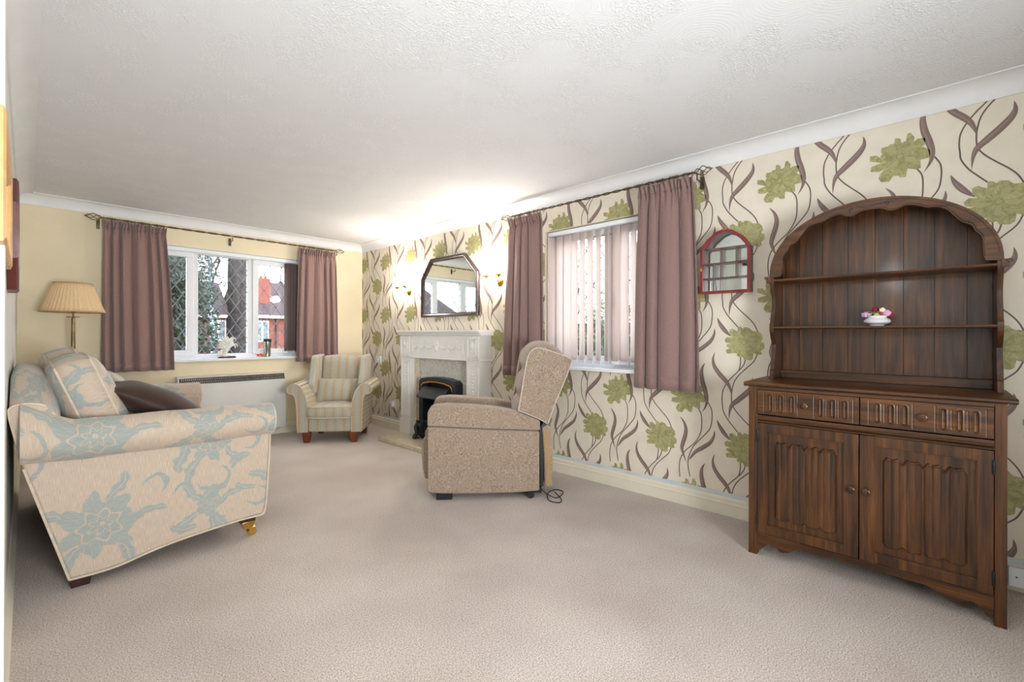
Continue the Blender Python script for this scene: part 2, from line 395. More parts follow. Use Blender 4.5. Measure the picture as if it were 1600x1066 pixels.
    def build(s, name, mats, parent=None, smooth=False, bevel=0, seg=2, solid=0, sub=0, world=True, tri=True, ang=40):
        bm = s.bm
        if parent is not None and world and parent.name in ORG:
            bmesh.ops.translate(bm, verts=bm.verts, vec=-Vector(ORG[parent.name]))
        bmesh.ops.remove_doubles(bm, verts=bm.verts, dist=1e-5)
        bmesh.ops.recalc_face_normals(bm, faces=bm.faces)
        for f in bm.faces:
            if not f[s.fl]:
                n = f.normal; a = max(range(3), key=lambda k: abs(n[k]))
                for l in f.loops:
                    p = l.vert.co; l[s.uv].uv = (p.y, p.z) if a == 0 else ((p.x, p.z) if a == 1 else (p.x, p.y))
        if tri:
            ng = [f for f in bm.faces if len(f.verts) > 4]
            if ng: bmesh.ops.triangulate(bm, faces=ng)
        me = bpy.data.meshes.new(name); bm.to_mesh(me); bm.free()
        for m_ in (mats if isinstance(mats, (list, tuple)) else [mats]): me.materials.append(M[m_] if isinstance(m_, str) else m_)
        o = bpy.data.objects.new(name, me); C.objects.link(o)
        if parent is not None:
            o.parent = parent
            if parent.name in ORG: ORG[o.name] = ORG[parent.name]
        if bevel:
            b = o.modifiers.new('bevel', 'BEVEL'); b.width = bevel; b.segments = seg; b.limit_method = 'ANGLE'; b.angle_limit = math.radians(35)
        if solid: q = o.modifiers.new('solid', 'SOLIDIFY'); q.thickness = solid; q.offset = 0
        if sub: q = o.modifiers.new('sub', 'SUBSURF'); q.levels = sub; q.render_levels = sub
        if smooth or bevel or sub:
            for p in me.polygons: p.use_smooth = True
            try: me.set_sharp_from_angle(angle=math.radians(ang))
            except Exception: pass
        return o
def thing(name, label, cat, loc=(0, 0, 0), rz=0, group=None):
    o = bpy.data.objects.new(name, None); C.objects.link(o); o.location = loc; o.rotation_euler = (0, 0, rz)
    o.empty_display_size = .1; tag(o, label, cat, group)
    if rz == 0: ORG[o.name] = tuple(loc)
    return o
def tag(o, label, cat, group=None, kind=None):
    o['label'] = label; o['category'] = cat
    if group: o['group'] = group
    if kind: o['kind'] = kind
    return o
def struct(o): o['kind'] = 'structure'; return o
def setting(name, loc=(0, 0, 0)):
    o = bpy.data.objects.new(name, None); C.objects.link(o); o.location = loc; o['kind'] = 'structure'; ORG[o.name] = tuple(loc); return o
def smoothpts(pts, n=6):
    P = [Vector(p) for p in pts]; out = []
    for i in range(len(P) - 1):
        a = P[max(i - 1, 0)]; b = P[i]; c = P[i + 1]; d = P[min(i + 2, len(P) - 1)]
        for k in range(n):
            t_ = k / n
            out.append(.5 * ((2 * b) + (c - a) * t_ + (2 * a - 5 * b + 4 * c - d) * t_ ** 2 + (-a + 3 * b - 3 * c + d) * t_ ** 3))
    out.append(P[-1]); return out
def copy_tree(o, parent=None):
    c = o.copy(); C.objects.link(c); c.parent = parent
    for ch in o.children: copy_tree(ch, c)
    return c
# ============================================================ THE ROOM
b = MB(); b.box(XL - .1, XR + .1, YN - .1, YB + .1, -.1, 0); struct(b.build('floor', 'carpet'))
b = MB(); b.box(XL - .2, XR + .2, YN - .2, YB + .2, ZC, ZC + .1); struct(b.build('ceiling', 'artex'))
b = MB(); b.box(XL - .15, XL, YN, YB + .25, 0, ZC); struct(b.build('wall_left', 'leftwall'))
b = MB(); b.box(XL - .15, XR + .25, YN - .15, YN, 0, ZC); struct(b.build('wall_rear', 'cream'))
WX0, WX1, WZ0, WZ1 = .60, 2.50, .885, 2.05           # window 1 opening (window wall)
b = MB()
for q in ((XL - .15, WX0, 0, ZC), (WX1, XR + .25, 0, ZC), (WX0, WX1, 0, WZ0), (WX0, WX1, WZ1, ZC)): b.box(q[0], q[1], YB, YB + .25, q[2], q[3])
struct(b.build('wall_back', 'cream'))
# right wall, papered: plain sheet with the printed pattern in the same mesh
VY0, VY1, VZ0, VZ1 = 1.22, 2.46, .885, 2.045         # window 2 opening (papered wall)
b = MB()
for q in ((YN, VY0, 0, ZC), (VY1, YB, 0, ZC), (VY0, VY1, 0, VZ0), (VY0, VY1, VZ1, ZC)): b.box(XR, XR + .25, q[0], q[1], q[2], q[3])
WP = {
's1':[(-0.061, -0.074), (-0.084, -0.117), (-0.088, -0.179), (-0.081, -0.243), (-0.046, -0.311), (0.016, -0.374), (0.047, -0.421), (0.06, -0.464), (0.063, -0.511), (0.058, -0.566)],
's2':[(-0.13, -0.036), (-0.152, -0.083), (-0.154, -0.145), (-0.14, -0.209), (-0.086, -0.278), (-0.035, -0.339), (-0.005, -0.408), (0.003, -0.464), (-0.004, -0.517), (-0.012, -0.548)],
'l2':[(0.057, -0.151), (0.031, -0.184), (0.017, -0.228), (0.021, -0.274), (0.038, -0.332), (0.044, -0.369), (0.031, -0.413), (0.011, -0.461)],
'l3':[(-0.169, -0.214), (-0.168, -0.249), (-0.144, -0.297), (-0.095, -0.339), (-0.05, -0.373), (-0.02, -0.414), (-0.005, -0.44)],
'l1':[(-0.11, 0.224), (-0.093, 0.193), (-0.087, 0.153), (-0.094, 0.098), (-0.11, 0.043), (-0.121, -0.012), (-0.115, -0.06), (-0.088, -0.109)],
'l5':[(0.356, -0.143), (0.342, -0.179), (0.319, -0.215), (0.295, -0.243), (0.272, -0.266)],
's5a':[(0.216, 0.272), (0.217, 0.227), (0.228, 0.184), (0.267, 0.14), (0.3, 0.096), (0.322, 0.048), (0.327, -0.003), (0.324, -0.041)],
's5b':[(0.32, -0.077), (0.296, -0.126), (0.264, -0.167), (0.232, -0.205)],
's6':[(0.186, 0.273), (0.196, 0.227), (0.224, 0.185)],
's7a':[(0.121, 0.289), (0.141, 0.244), (0.182, 0.202), (0.224, 0.158), (0.253, 0.111), (0.266, 0.056), (0.269, 0.01), (0.264, -0.035), (0.249, -0.069)],
's7b':[(0.259, -0.036), (0.241, -0.075), (0.202, -0.118), (0.161, -0.16), (0.134, -0.198), (0.117, -0.239)],
'l6':[(0.372, 0.297), (0.383, 0.251), (0.374, 0.205), (0.344, 0.159), (0.31, 0.122), (0.289, 0.093), (0.274, 0.056), (0.269, 0.026)],
'l7':[(0.149, 0.146), (0.145, 0.111), (0.156, 0.078), (0.187, 0.04), (0.229, -0.001), (0.264, -0.035), (0.279, -0.074), (0.285, -0.137)],
'fa':[(-0.029, 0.106), (-0.041, 0.11), (-0.056, 0.082), (-0.054, 0.06), (-0.068, 0.07), (-0.097, 0.066), (-0.095, 0.033), (-0.083, 0.027), (-0.107, 0.007), (-0.121, -0.007), (-0.107, -0.037), (-0.078, -0.039), (-0.08, -0.081), (-0.058, -0.082), (-0.029, -0.07), (-0.024, -0.112), (-0.001, -0.11), (0.007, -0.097), (0.027, -0.095), (0.042, -0.121), (0.074, -0.117), (0.087, -0.095), (0.076, -0.07), (0.06, -0.053), (0.084, -0.06), (0.119, -0.052), (0.116, -0.027), (0.092, -0.02), (0.073, -0.016), (0.121, 0.004), (0.122, 0.031), (0.094, 0.029), (0.071, 0.004), (0.063, 0.014), (0.076, 0.041), (0.073, 0.063), (0.047, 0.063), (0.037, 0.072), (0.024, 0.071), (0.019, 0.099), (-0.001, 0.091), (-0.006, 0.066), (-0.024, 0.073)],
'fb':[(0.232, -0.204), (0.217, -0.203), (0.203, -0.216), (0.192, -0.205), (0.165, -0.213), (0.148, -0.231), (0.124, -0.232), (0.107, -0.239), (0.094, -0.258), (0.089, -0.279), (0.101, -0.294), (0.081, -0.309), (0.08, -0.334), (0.101, -0.353), (0.094, -0.371), (0.114, -0.379), (0.141, -0.369), (0.145, -0.402), (0.162, -0.414), (0.196, -0.408), (0.203, -0.393), (0.22, -0.397), (0.238, -0.386), (0.234, -0.371), (0.259, -0.371), (0.296, -0.376), (0.304, -0.353), (0.281, -0.341), (0.303, -0.326), (0.295, -0.315), (0.27, -0.312), (0.306, -0.303), (0.311, -0.284), (0.295, -0.268), (0.263, -0.272), (0.284, -0.249), (0.282, -0.222), (0.263, -0.215), (0.234, -0.234)],
}
def clean(bm2, zlo, zhi):
    for co, no in (((0, 0, zlo), (0, 0, -1)), ((0, 0, zhi), (0, 0, 1)), ((0, YB - .002, 0), (0, 1, 0)), ((0, YN, 0), (0, -1, 0))):
        bmesh.ops.bisect_plane(bm2, geom=bm2.verts[:] + bm2.edges[:] + bm2.faces[:], plane_co=co, plane_no=no, clear_outer=True)
    for co, no in (((0, VY0, 0), (0, 1, 0)), ((0, VY1, 0), (0, 1, 0)), ((0, 0, VZ0), (0, 0, 1)), ((0, 0, VZ1), (0, 0, 1))):
        bmesh.ops.bisect_plane(bm2, geom=bm2.verts[:] + bm2.edges[:] + bm2.faces[:], plane_co=co, plane_no=no)
    kill = []
    for f in bm2.faces:
        c_ = f.calc_center_median()
        if VY0 < c_.y < VY1 and VZ0 < c_.z < VZ1: kill.append(f)
    bmesh.ops.delete(bm2, geom=kill, context='FACES')
pm = MB(); mats_w = ['paper', 'olive', 'olive_d', 'olive_l', 'plum', 'plum_l', 'plum_s']
def ribbon(pts, wfn, x, m):
    P = smoothpts([(0, p[0], p[1]) for p in pts], 6); n = len(P) - 1; pm.m = m; L = []; R_ = []
    for i, p in enumerate(P):
        d = (P[min(i + 1, n)] - P[max(i - 1, 0)]).normalized(); s_ = Vector((0, -d.z, d.y)); h = wfn(i / n)
        L.append(pm.v((x, p.y + s_.y * h, p.z + s_.z * h))); R_.append(pm.v((x, p.y - s_.y * h, p.z - s_.z * h)))
    for i in range(n): pm.face([L[i], L[i + 1], R_[i + 1], R_[i]])
def blob(pts, x, m, jit=0, seed=0):
    rnd = random.Random(seed); pm.m = m; cy = sum(p[0] for p in pts) / len(pts); cz = sum(p[1] for p in pts) / len(pts)
    out = []
    n = len(pts)
    for i in range(n):
        a, b_, c_, d = pts[i - 1], pts[i], pts[(i + 1) % n], pts[(i + 2) % n]
        for k in range(2):
            t_ = k / 2
            if jit and x == XR - .0012: t_ = t_
            q = [b_[j] + (c_[j] - b_[j]) * t_ for j in (0, 1)] if n > 30 else [.5 * ((2 * b_[j]) + (c_[j] - a[j]) * t_ + (2 * a[j] - 5 * b_[j] + 4 * c_[j] - d[j]) * t_ ** 2 + (-a[j] + 3 * b_[j] - 3 * c_[j] + d[j]) * t_ ** 3) for j in (0, 1)]
            q[0] += rnd.uniform(-jit, jit); q[1] += rnd.uniform(-jit, jit)
            out.append(pm.v((x, q[0], q[1])))
    pm.face(out)
def at(pts, y, z, k=1.0): return [(y + p[0] * k, z + p[1] * k) for p in pts]
stem = lambda t_: .0032
lf = lambda wmax: (lambda t_: max(.0006, wmax * (math.sin(PI * min(1, t_ * 1.02)) ** .9)))
WP['s5'] = WP['s5a'] + WP['s5b']; WP['s7'] = WP['s7a'][:-1] + WP['s7b'][1:]
for ky in range(-5, 11):
    for kz in range(-1, 3):
        y = .125 + .5436 * ky; z = .745 + .665 * kz
        for nme in ('s1', 's2', 's5', 's6', 's7'): ribbon(at(WP[nme], y, z), stem, XR - .0006, 6)
        for nme, wd in (('l1', .015), ('l2', .014), ('l3', .013), ('l5', .013), ('l6', .014), ('l7', .016)):
            ribbon(at(WP[nme], y, z), lf(wd), XR - .0012, 4)
            half = lf(wd); P0 = at(WP[nme], y, z)
            ribbon([(p[0] + .0035, p[1] + .001) for p in P0[1:-1]], lambda t_, h=half: h(.12 + .76 * t_) * .3, XR - .0016, 5)
        for fi, (nme, cy, cz) in enumerate((('fa', .0, 0.0), ('fb', .196, -.303))):
            pts = at(WP[nme], y, z); blob(pts, XR - .0012 - .0003 * fi, 1, .0006, ky)
            cyy, czz = y + cy, z + cz; rnd = random.Random(fi)
            for k in range(9):                       # petal shading inside the flower
                a = 2 * PI * k / 9 + .3 + fi; r0, r1 = .022, .066 + .012 * rnd.random()
                pet = [(cyy + math.cos(a - .12) * r0, czz + math.sin(a - .12) * r0 * .85), (cyy + math.cos(a - .3) * (r0 + r1) / 2, czz + math.sin(a - .3) * (r0 + r1) / 2 * .85),
                       (cyy + math.cos(a - .16) * r1, czz + math.sin(a - .16) * r1 * .85), (cyy + math.cos(a + .12) * r1 * 1.04, czz + math.sin(a + .12) * r1 * .88),
                       (cyy + math.cos(a + .22) * (r0 + r1) / 2, czz + math.sin(a + .22) * (r0 + r1) / 2 * .85)]
                blob(pet, XR - .002, 3 if k % 2 else 1, .001, k)
                ribbon([(cyy + math.cos(a + .3) * r0, czz + math.sin(a + .3) * r0), (cyy + math.cos(a + .36) * .05, czz + math.sin(a + .36) * .045), (cyy + math.cos(a + .3) * .078, czz + math.sin(a + .3) * .066)], lambda t_: .0012, XR - .0024, 2)
            blob([(cyy + .018 * math.cos(2 * PI * k / 12), czz + .016 * math.sin(2 * PI * k / 12)) for k in range(12)], XR - .0027, 2, .002, 5)
            blob([(cyy + .011 * math.cos(2 * PI * k / 9), czz + .010 * math.sin(2 * PI * k / 9)) for k in range(9)], XR - .003, 3, .0016, 6)
pm.bm.normal_update()
ng = [f for f in pm.bm.faces if len(f.verts) > 4]
bmesh.ops.triangulate(pm.bm, faces=ng, ngon_method='EAR_CLIP')
clean(pm.bm, .14, 2.26)
tmp = bpy.data.meshes.new('tmp'); pm.bm.to_mesh(tmp); pm.bm.free()
off = len(b.bm.faces)
b.bm.from_mesh(tmp); bpy.data.meshes.remove(tmp)
wr = b.build('wall_right', mats_w); struct(wr)
# baseboards and coving
def skirt(x, z0=.0, h=.115):                      # profile (out from wall, z)
    return [(0, 0), (.018, 0), (.018, h * .62), (.022, h * .66), (.014, h * .74), (.014, h * .9), (.006, h), (0, h)]
b = MB(); b.prism([(XR - q[0], q[1]) for q in skirt(0)], 'y', YN, YB); struct(b.build('baseboard_right', 'ivory'))
b = MB(); b.box(XR - .004, XR, YN, YB, .115, .142); struct(b.build('trim_1', 'strip'))
b = MB(); b.prism([(XL + q[0], q[1]) for q in skirt(0)], 'y', YN, YB); struct(b.build('baseboard_left', 'ivory'))
b = MB(); b.prism([(YB - q[0], q[1]) for q in skirt(0)], 'x', XL, XR); struct(b.build('baseboard_back', 'ivory'))
def cove(n=8, w_=.085, h=.09):
    P = [(0, -h), (.006, -h)]
    for k in range(n + 1):
        a = PI / 2 * k / n; P.append((.006 + (w_ - .012) * (1 - math.cos(a)), -(h - .006) + (h - .012) * math.sin(a) * 1.0))
    P += [(w_ + .006, -.006), (w_ + .006, 0), (0, 0)]
    return P
b = MB(); b.prism([(XR - q[0], ZC + q[1]) for q in cove()], 'y', YN, YB); struct(b.build('trim_2', 'coving', smooth=True))
b = MB(); b.prism([(YB - q[0], ZC + q[1]) for q in cove()], 'x', XL, XR); struct(b.build('trim_3', 'coving', smooth=True))
b = MB(); b.prism([(XL + q[0], ZC + q[1]) for q in cove()], 'y', YN, YB); struct(b.build('trim_4', 'coving', smooth=True))
# doorway in the left wall beside the camera
d1 = setting('door_1', (XL, 1.2, 0))
b = MB(); b.box(XL - .02, XL + .012, .85, 1.68, 0, 2.02); b.build('door_leaf', 'white', d1, bevel=.002)
b = MB(); b.box(XL, XL + .02, 1.68, 1.76, 0, 2.09); b.box(XL, XL + .02, .77, .85, 0, 2.09); b.box(XL, XL + .02, .77, 1.76, 2.02, 2.09); b.build('architrave', 'white', d1, bevel=.004)

# ------------------------------------------------------------ windows
def lattice(bm_, plane, p, a0, a1, z0, z1, dx, dz, wd=.006, th=.004):
    # diamond lead strips as thin flat bars, clipped to the pane
    def seg(A, B):
        (x0_, y0_), (x1_, y1_) = A, B
        d = Vector((x1_ - x0_, y1_ - y0_)); L = d.length
        if L < .01: return
        d /= L; n_ = Vector((-d.y, d.x)) * wd / 2
        V = []
        for pp in (p - th / 2, p + th / 2):
            for q in ((x0_ + n_.x, y0_ + n_.y), (x1_ + n_.x, y1_ + n_.y), (x1_ - n_.x, y1_ - n_.y), (x0_ - n_.x, y0_ - n_.y)):
                V.append(bm_.v((q[0], pp, q[1]) if plane == 'y' else (pp, q[0], q[1])))
        bm_.face(V[:4]); bm_.face(V[4:][::-1])
        for i in range(4): j = (i + 1) % 4; bm_.face([V[i], V[4 + i], V[4 + j], V[j]])
    W_, H_ = a1 - a0, z1 - z0; s = dz / dx
    k = -int(H_ / dz) - 3
    while k < int(W_ / dx) + 4:
        for sg in (1, -1):
            # line z = z0 + sg*s*(a - (a0 + k*dx)) (+H for descending)
            aa = a0 + k * dx; zb = z0 if sg == 1 else z1
            pts = []
            lo, hi = a0, a1
            # z in range
            ta = (z0 - zb) / (sg * s) + aa; tb = (z1 - zb) / (sg * s) + aa
            lo = max(lo, min(ta, tb)); hi = min(hi, max(ta, tb))
            if hi - lo > .01: seg((lo, zb + sg * s * (lo - aa)), (hi, zb + sg * s * (hi - aa)))
        k += 1
def window(name, plane, p0, a0, a1, z0, z1, panes, sill, sillout, flip=1):
    """p0: wall face coordinate; panes: (a0,a1,z0,z1,casement?)"""
    root = setting(name, (1.5, YB + .1, z0) if plane == 'y' else (XR + .1, 1.8, z0))
    pf = p0 + .09; depth = .06
    def bx(bm_, A0, A1, Z0, Z1, P0, P1):
        if plane == 'y': bm_.box(A0, A1, P0, P1, Z0, Z1)
        else: bm_.box(P0, P1, A0, A1, Z0, Z1)
    fr = MB(); ed = sorted(panes, key=lambda q: q[0])
    bx(fr, a0, a1, z1 - .05, z1, pf, pf + depth); bx(fr, a0, a1, z0, z0 + .055, pf, pf + depth)
    xs = [a0] + [v_ for q in ed for v_ in (q[0], q[1])] + [a1]
    for i in range(0, len(xs), 2): bx(fr, xs[i], xs[i + 1], z0 + .055, z1 - .05, pf, pf + depth)
    fr.build('frame', 'upvc', root, bevel=.004)
    for (q0, q1, c) in ed:
        A0, A1, Z0, Z1 = q0, q1, z0 + .055, z1 - .05
        if c:
            cs = MB(); t_ = .045
            bx(cs, A0 - .012, A1 + .012, Z1 - t_, Z1 + .01, pf - .018, pf + .03); bx(cs, A0 - .012, A1 + .012, Z0 - .01, Z0 + t_, pf - .018, pf + .03)
            bx(cs, A0 - .012, A0 + t_, Z0 + t_, Z1 - t_, pf - .018, pf + .03); bx(cs, A1 - t_, A1 + .012, Z0 + t_, Z1 - t_, pf - .018, pf + .03)
            co = cs.build('casement', 'upvc', root, bevel=.004); A0 += t_; A1 -= t_; Z0 += t_; Z1 -= t_
            ha = A1 + .018 if c == 1 else A0 - .018
            hb = MB(); zc = (Z0 + Z1) / 2 - .02
            if plane == 'y': hb.box(ha - .008, ha + .008, pf - .035, pf - .018, zc - .02, zc + .03); hb.box(ha - .006, ha + .006, pf - .045, pf - .033, zc - .09, zc + .015)
            else: hb.box(pf - .035, pf - .018, ha - .008, ha + .008, zc - .02, zc + .03); hb.box(pf - .045, pf - .033, ha - .006, ha + .006, zc - .09, zc + .015)
            hb.build('handle', 'upvc', root, bevel=.003)
        g = MB(); bx(g, A0, A1, Z0, Z1, pf + .014, pf + .018); g.build('pane', 'glass', root)
        l = MB(); lattice(l, plane, pf + .012, A0, A1, Z0, Z1, .128, .19, .0065); l.build('leading', 'lead', root)
    rv = MB(); bx(rv, a0, a1, z1 - .003, z1, p0 + .0, pf); rv.build('soffit', 'upvc' if plane == 'y' else 'paper', root)
    s = MB(); bx(s, a0 - .04 if 0 else a0, a1, z0 - .02, z0 + .012, p0 - .0, pf + .01)
    bx(s, sill[0], sill[1], z0 - .015, z0 + .012, p0 - sillout, p0 + .0); s.build('sill', 'upvc', root, bevel=.004)
    return root
window('window_1', 'y', YB, WX0, WX1, WZ0, WZ1, [(.665, 1.175, 2), (1.232, 1.705, 0), (1.765, 2.165, 1), (2.22, 2.44, 0)], (.58, 2.52), .04)
window('window_2', 'x', XR, VY0, VY1, VZ0, VZ1, [(1.28, 1.80, 1), (1.86, 2.40, 2)], (1.18, 2.48), .06)

# ------------------------------------------------------------ vertical blinds
def slat(bm_, c, wd, ang, z0, z1, curve=.006):
    ca, sa = math.cos(ang), math.sin(ang)
    def f(u, v):
        s_ = (u - .5) * wd; q = curve * (1 - (2 * u - 1) ** 2)
        return (c[0] + s_ * ca - q * sa, c[1] + s_ * sa + q * ca, z0 + (z1 - z0) * v)
    bm_.grid(f, 4, 4)
vb = thing('vertical_blind', 'open vertical blind of pale peach slats in the window of the papered wall', 'blind', (3.10, 1.85, .9))
b = MB(); b.box(3.075, 3.115, 1.23, 2.44, 2.0, 2.035); b.build('headrail', 'upvc', vb, bevel=.004)
rnd = random.Random(4); first = None
yy = 2.405; k = 0
while yy > 1.26:
    ang = math.radians(([150, 94, 92, 74, 66, 66, 58, 54, 74, 84, 58, 66, 62, 64, 66, 60, 66][min(k, 16)]) + rnd.uniform(-2, 2))
    s = MB(); slat(s, (3.095, yy, 0), .089, ang, .95, 1.99)
    so_ = s.build('slat', 'slat', vb, smooth=True, solid=.0008)
    s = MB(); s.T = Matrix.Translation((3.095, yy, 0)) @ Matrix.Rotation(ang, 4, 'Z'); s.box(-.042, .042, -.001, .0025, .925, .96); s.build('weight', 'upvc', vb)
    yy -= .0765; k += 1
vb = thing('vertical_blind', 'vertical blind drawn back in a tight mauve stack beside the radiator window', 'blind', (2.16, YB + .04, .9))
b = MB(); b.box(.62, 2.40, YB + .02, YB + .055, 2.005, 2.045); b.build('headrail', 'upvc', vb, bevel=.004)
for k in range(11):
    s = MB(); slat(s, (2.10 + k * .0125, YB + .04, 0), .089, math.radians(97 + 3 * math.sin(k * 2.3)), .955, 1.995); s.build('slat', 'slat_m' , vb, smooth=True, solid=.0008)
    s = MB(); s.box(2.098 + k * .0125, 2.102 + k * .0125, YB - .0, YB + .08, .93, .96); s.build('weight', 'upvc', vb)

# ------------------------------------------------------------ curtains and poles
def curtain(label, plane, p, t0, t1, b0, b1, zt, zb, folds, seed, inner=0):
    rnd = random.Random(seed); ph = [rnd.uniform(0, 6.28) for _ in range(4)]; fk = [rnd.uniform(-.35, .35) for _ in range(folds + 3)]
    cx = (t0 + t1) / 2
    root = thing('curtain', label, 'curtain', ((cx, p, zb) if plane == 'y' else (p, cx, zb)), 0, None)
    amp = .030
    def shp(u, v):
        head = max(0.0, (v - .955) / .045); neck = max(0, 1 - abs(v - .95) / .07)
        x = (t0 + (t1 - t0) * u) * v ** 1.5 + (b0 + (b1 - b0) * u) * (1 - v ** 1.5)
        uu = u + .05 * math.sin(u * 8 + ph[1]) + .02 * math.sin(v * 2.0 + ph[2] + u * 4) * (1 - v)
        w_ = uu * folds * PI + ph[0]
        sub_ = .30 * abs(math.sin(w_ * 2.0 + ph[3])) * max(0, (v - .35)) / .65
        d = 2 * abs(math.sin(w_)) ** .75 - 1 + sub_
        A = amp * (.62 + .38 * (1 - v)) * (1 - .62 * neck)
        fine = .012 * math.sin(u * folds * 3.4 * 2 * PI + 1.5 * math.sin(u * 17)) * (1 if v > .94 else max(0, (v - .86) / .08) * .6)
        off_ = -(A * d + fine + head * .016)
        x += .010 * math.sin(w_ * 2 + 1.2) * (1 - head)
        z = zb + (zt - zb) * v + (.006 * math.sin(u * folds * 20) if v > .999 else 0)
        q = p - abs(inner) * 0 + off_ * 1.0
        return (x, q, z) if plane == 'y' else (q, x, z)
    W_ = abs(b1 - b0) * 1.5
    vs = [0, .03, .06] + [.06 + .80 * k / 14 for k in range(1, 15)] + [.88, .90, .915, .93, .94, .95, .96, .97, .98, .99, 1]
    nv = len(vs) - 1
    m = MB(); m.grid(lambda u, v: shp(u, vs[round(v * nv)]), folds * 26, nv, uvf=lambda u, v: (u * W_, vs[round(v * nv)] * (zt - zb)))
    m.build('drape', 'curtain', root, smooth=True, solid=.004, ang=80)
    # gathered heading tape as a part
    m = MB(); m.grid(lambda u, v: tuple(a + (b_) for a, b_ in zip(shp(u, .955 + .04 * v), (0, -.004, 0) if plane == 'y' else (-.004, 0, 0))), folds * 26, 3, uvf=lambda u, v: (u * W_, v * .05))
    m.build('gathered_heading', 'curtain', root, smooth=True, solid=.004, ang=80)
    hm = MB(); hm.grid(lambda u, v: tuple(a + b_ for a, b_ in zip(shp(u, .012 + .05 * v), (0, -.0035, 0) if plane == 'y' else (-.0035, 0, 0))), folds * 26, 2, uvf=lambda u, v: (u * W_, v * .05))
    hm.build('hem', 'curtain', root, smooth=True, solid=.003, ang=80)
    return root
PY, PX = YB - .10, XR - .10
curtain('mauve brown gathered curtain left of the radiator window, behind the sofa end', 'y', PY, .463, .925, .452, 1.0, 2.185, .80, 6, 1)
curtain('mauve brown gathered curtain right of the radiator window, above the striped armchair', 'y', PY, 2.19, 2.635, 2.165, 2.67, 2.18, .83, 5, 2)
curtain('mauve brown curtain between the fireplace wall light and the blind', 'x', PX, 2.78, 2.40, 2.85, 2.38, 2.185, .79, 4, 3)
curtain('mauve brown curtain between the blind and the small red display cabinet', 'x', PX, 1.52, 1.135, 1.565, 1.095, 2.19, .78, 4, 5)
def cage(bm_, c, ax, L=.11, r=.026):                 # open twisted cage finial
    for k in range(4):
        pts = []
        for i in range(13):
            t_ = i / 12; a = PI / 2 * k + t_ * PI * 1.1; rr = r * math.sin(PI * t_) + .003
            o = (t_ * L, rr * math.cos(a), rr * math.sin(a))
            pts.append((c[0] + o[0] * ax, c[1] + o[1], c[2] + o[2]) if PL == 'y' else (c[0] + o[1], c[1] + o[0] * ax, c[2] + o[2]))
        bm_.tube(pts, .0028, 6)
    tip = (c[0] + (L + .012) * ax, c[1], c[2]) if PL == 'y' else (c[0], c[1] + (L + .012) * ax, c[2])
    st = (c[0] + L * ax * .98, c[1], c[2]) if PL == 'y' else (c[0], c[1] + L * ax * .98, c[2])
    bm_.tube([st, tip], [.005, .001], 6)
for PL, label, p, a0, a1, z, rings, brk in (
    ('y', 'bronze twisted curtain pole over the radiator window', PY, .46, 2.64, 2.205, [.47 + .055 * k for k in range(9)] + [2.2 + .055 * k for k in range(9)], (.44, 1.50, 2.66)),
    ('x', 'bronze twisted curtain pole over the window in the papered wall', PX, 1.14, 2.78, 2.212, [1.15 + .05 * k for k in range(8)] + [2.4 + .05 * k for k in range(8)], (1.12, 2.80))):
    root = thing('curtain_pole', label, 'curtain pole', ((a0 + a1) / 2, p, z) if PL == 'y' else (p, (a0 + a1) / 2, z))
    m = MB(); n = 130
    for h in (0, PI):
        pts = []
        for i in range(n + 1):
            t_ = i / n; a = t_ * 60 + h; x = a0 + (a1 - a0) * t_
            o = (.0055 * math.cos(a), .0055 * math.sin(a))
            pts.append((x, p + o[0], z + o[1]) if PL == 'y' else (p + o[0], x, z + o[1]))
        m.tube(pts, .0048, 6)
    m.build('rod', 'iron', root, smooth=True)
    for ax, a in ((-1, a0), (1, a1)):
        m = MB(); cage(m, (a, p, z) if PL == 'y' else (p, a, z), ax); m.build('finial', 'iron', root, smooth=True)
    ring = None
    for a in rings:
        if ring is None:
            m = MB(); m.tube([(0, .017 * math.cos(2 * PI * k / 16), .017 * math.sin(2 * PI * k / 16) - .006) for k in range(16)], .0018, 6, closed=True)
            m.tube([(0, 0, -.023), (0, 0, -.04)], .0015, 5)
            ring = m.build('ring', 'iron', root, smooth=True, world=False); o = ring
        else: o = ring.copy(); C.objects.link(o); o.parent = root
        wl = (a, p, z) if PL == 'y' else (p, a, z)
        o.location = Vector(wl) - Vector(root.location)
        o.rotation_euler = (0, 0, .25 * math.sin(a * 77)) if PL == 'y' else (0, 0, PI / 2 + .25 * math.sin(a * 77))
    for a in brk:
        m = MB()
        if PL == 'y': m.tube([(a, p, z - .012), (a, p, z - .05), (a, YB - .01, z - .05)], .005, 8); m.box(a - .012, a + .012, YB - .012, YB, z - .09, z - .01)
        else: m.tube([(p, a, z - .012), (p, a, z - .05), (XR - .01, a, z - .05)], .005, 8); m.box(XR - .012, XR, a - .012, a + .012, z - .09, z - .01)
        m.build('bracket', 'iron', root)
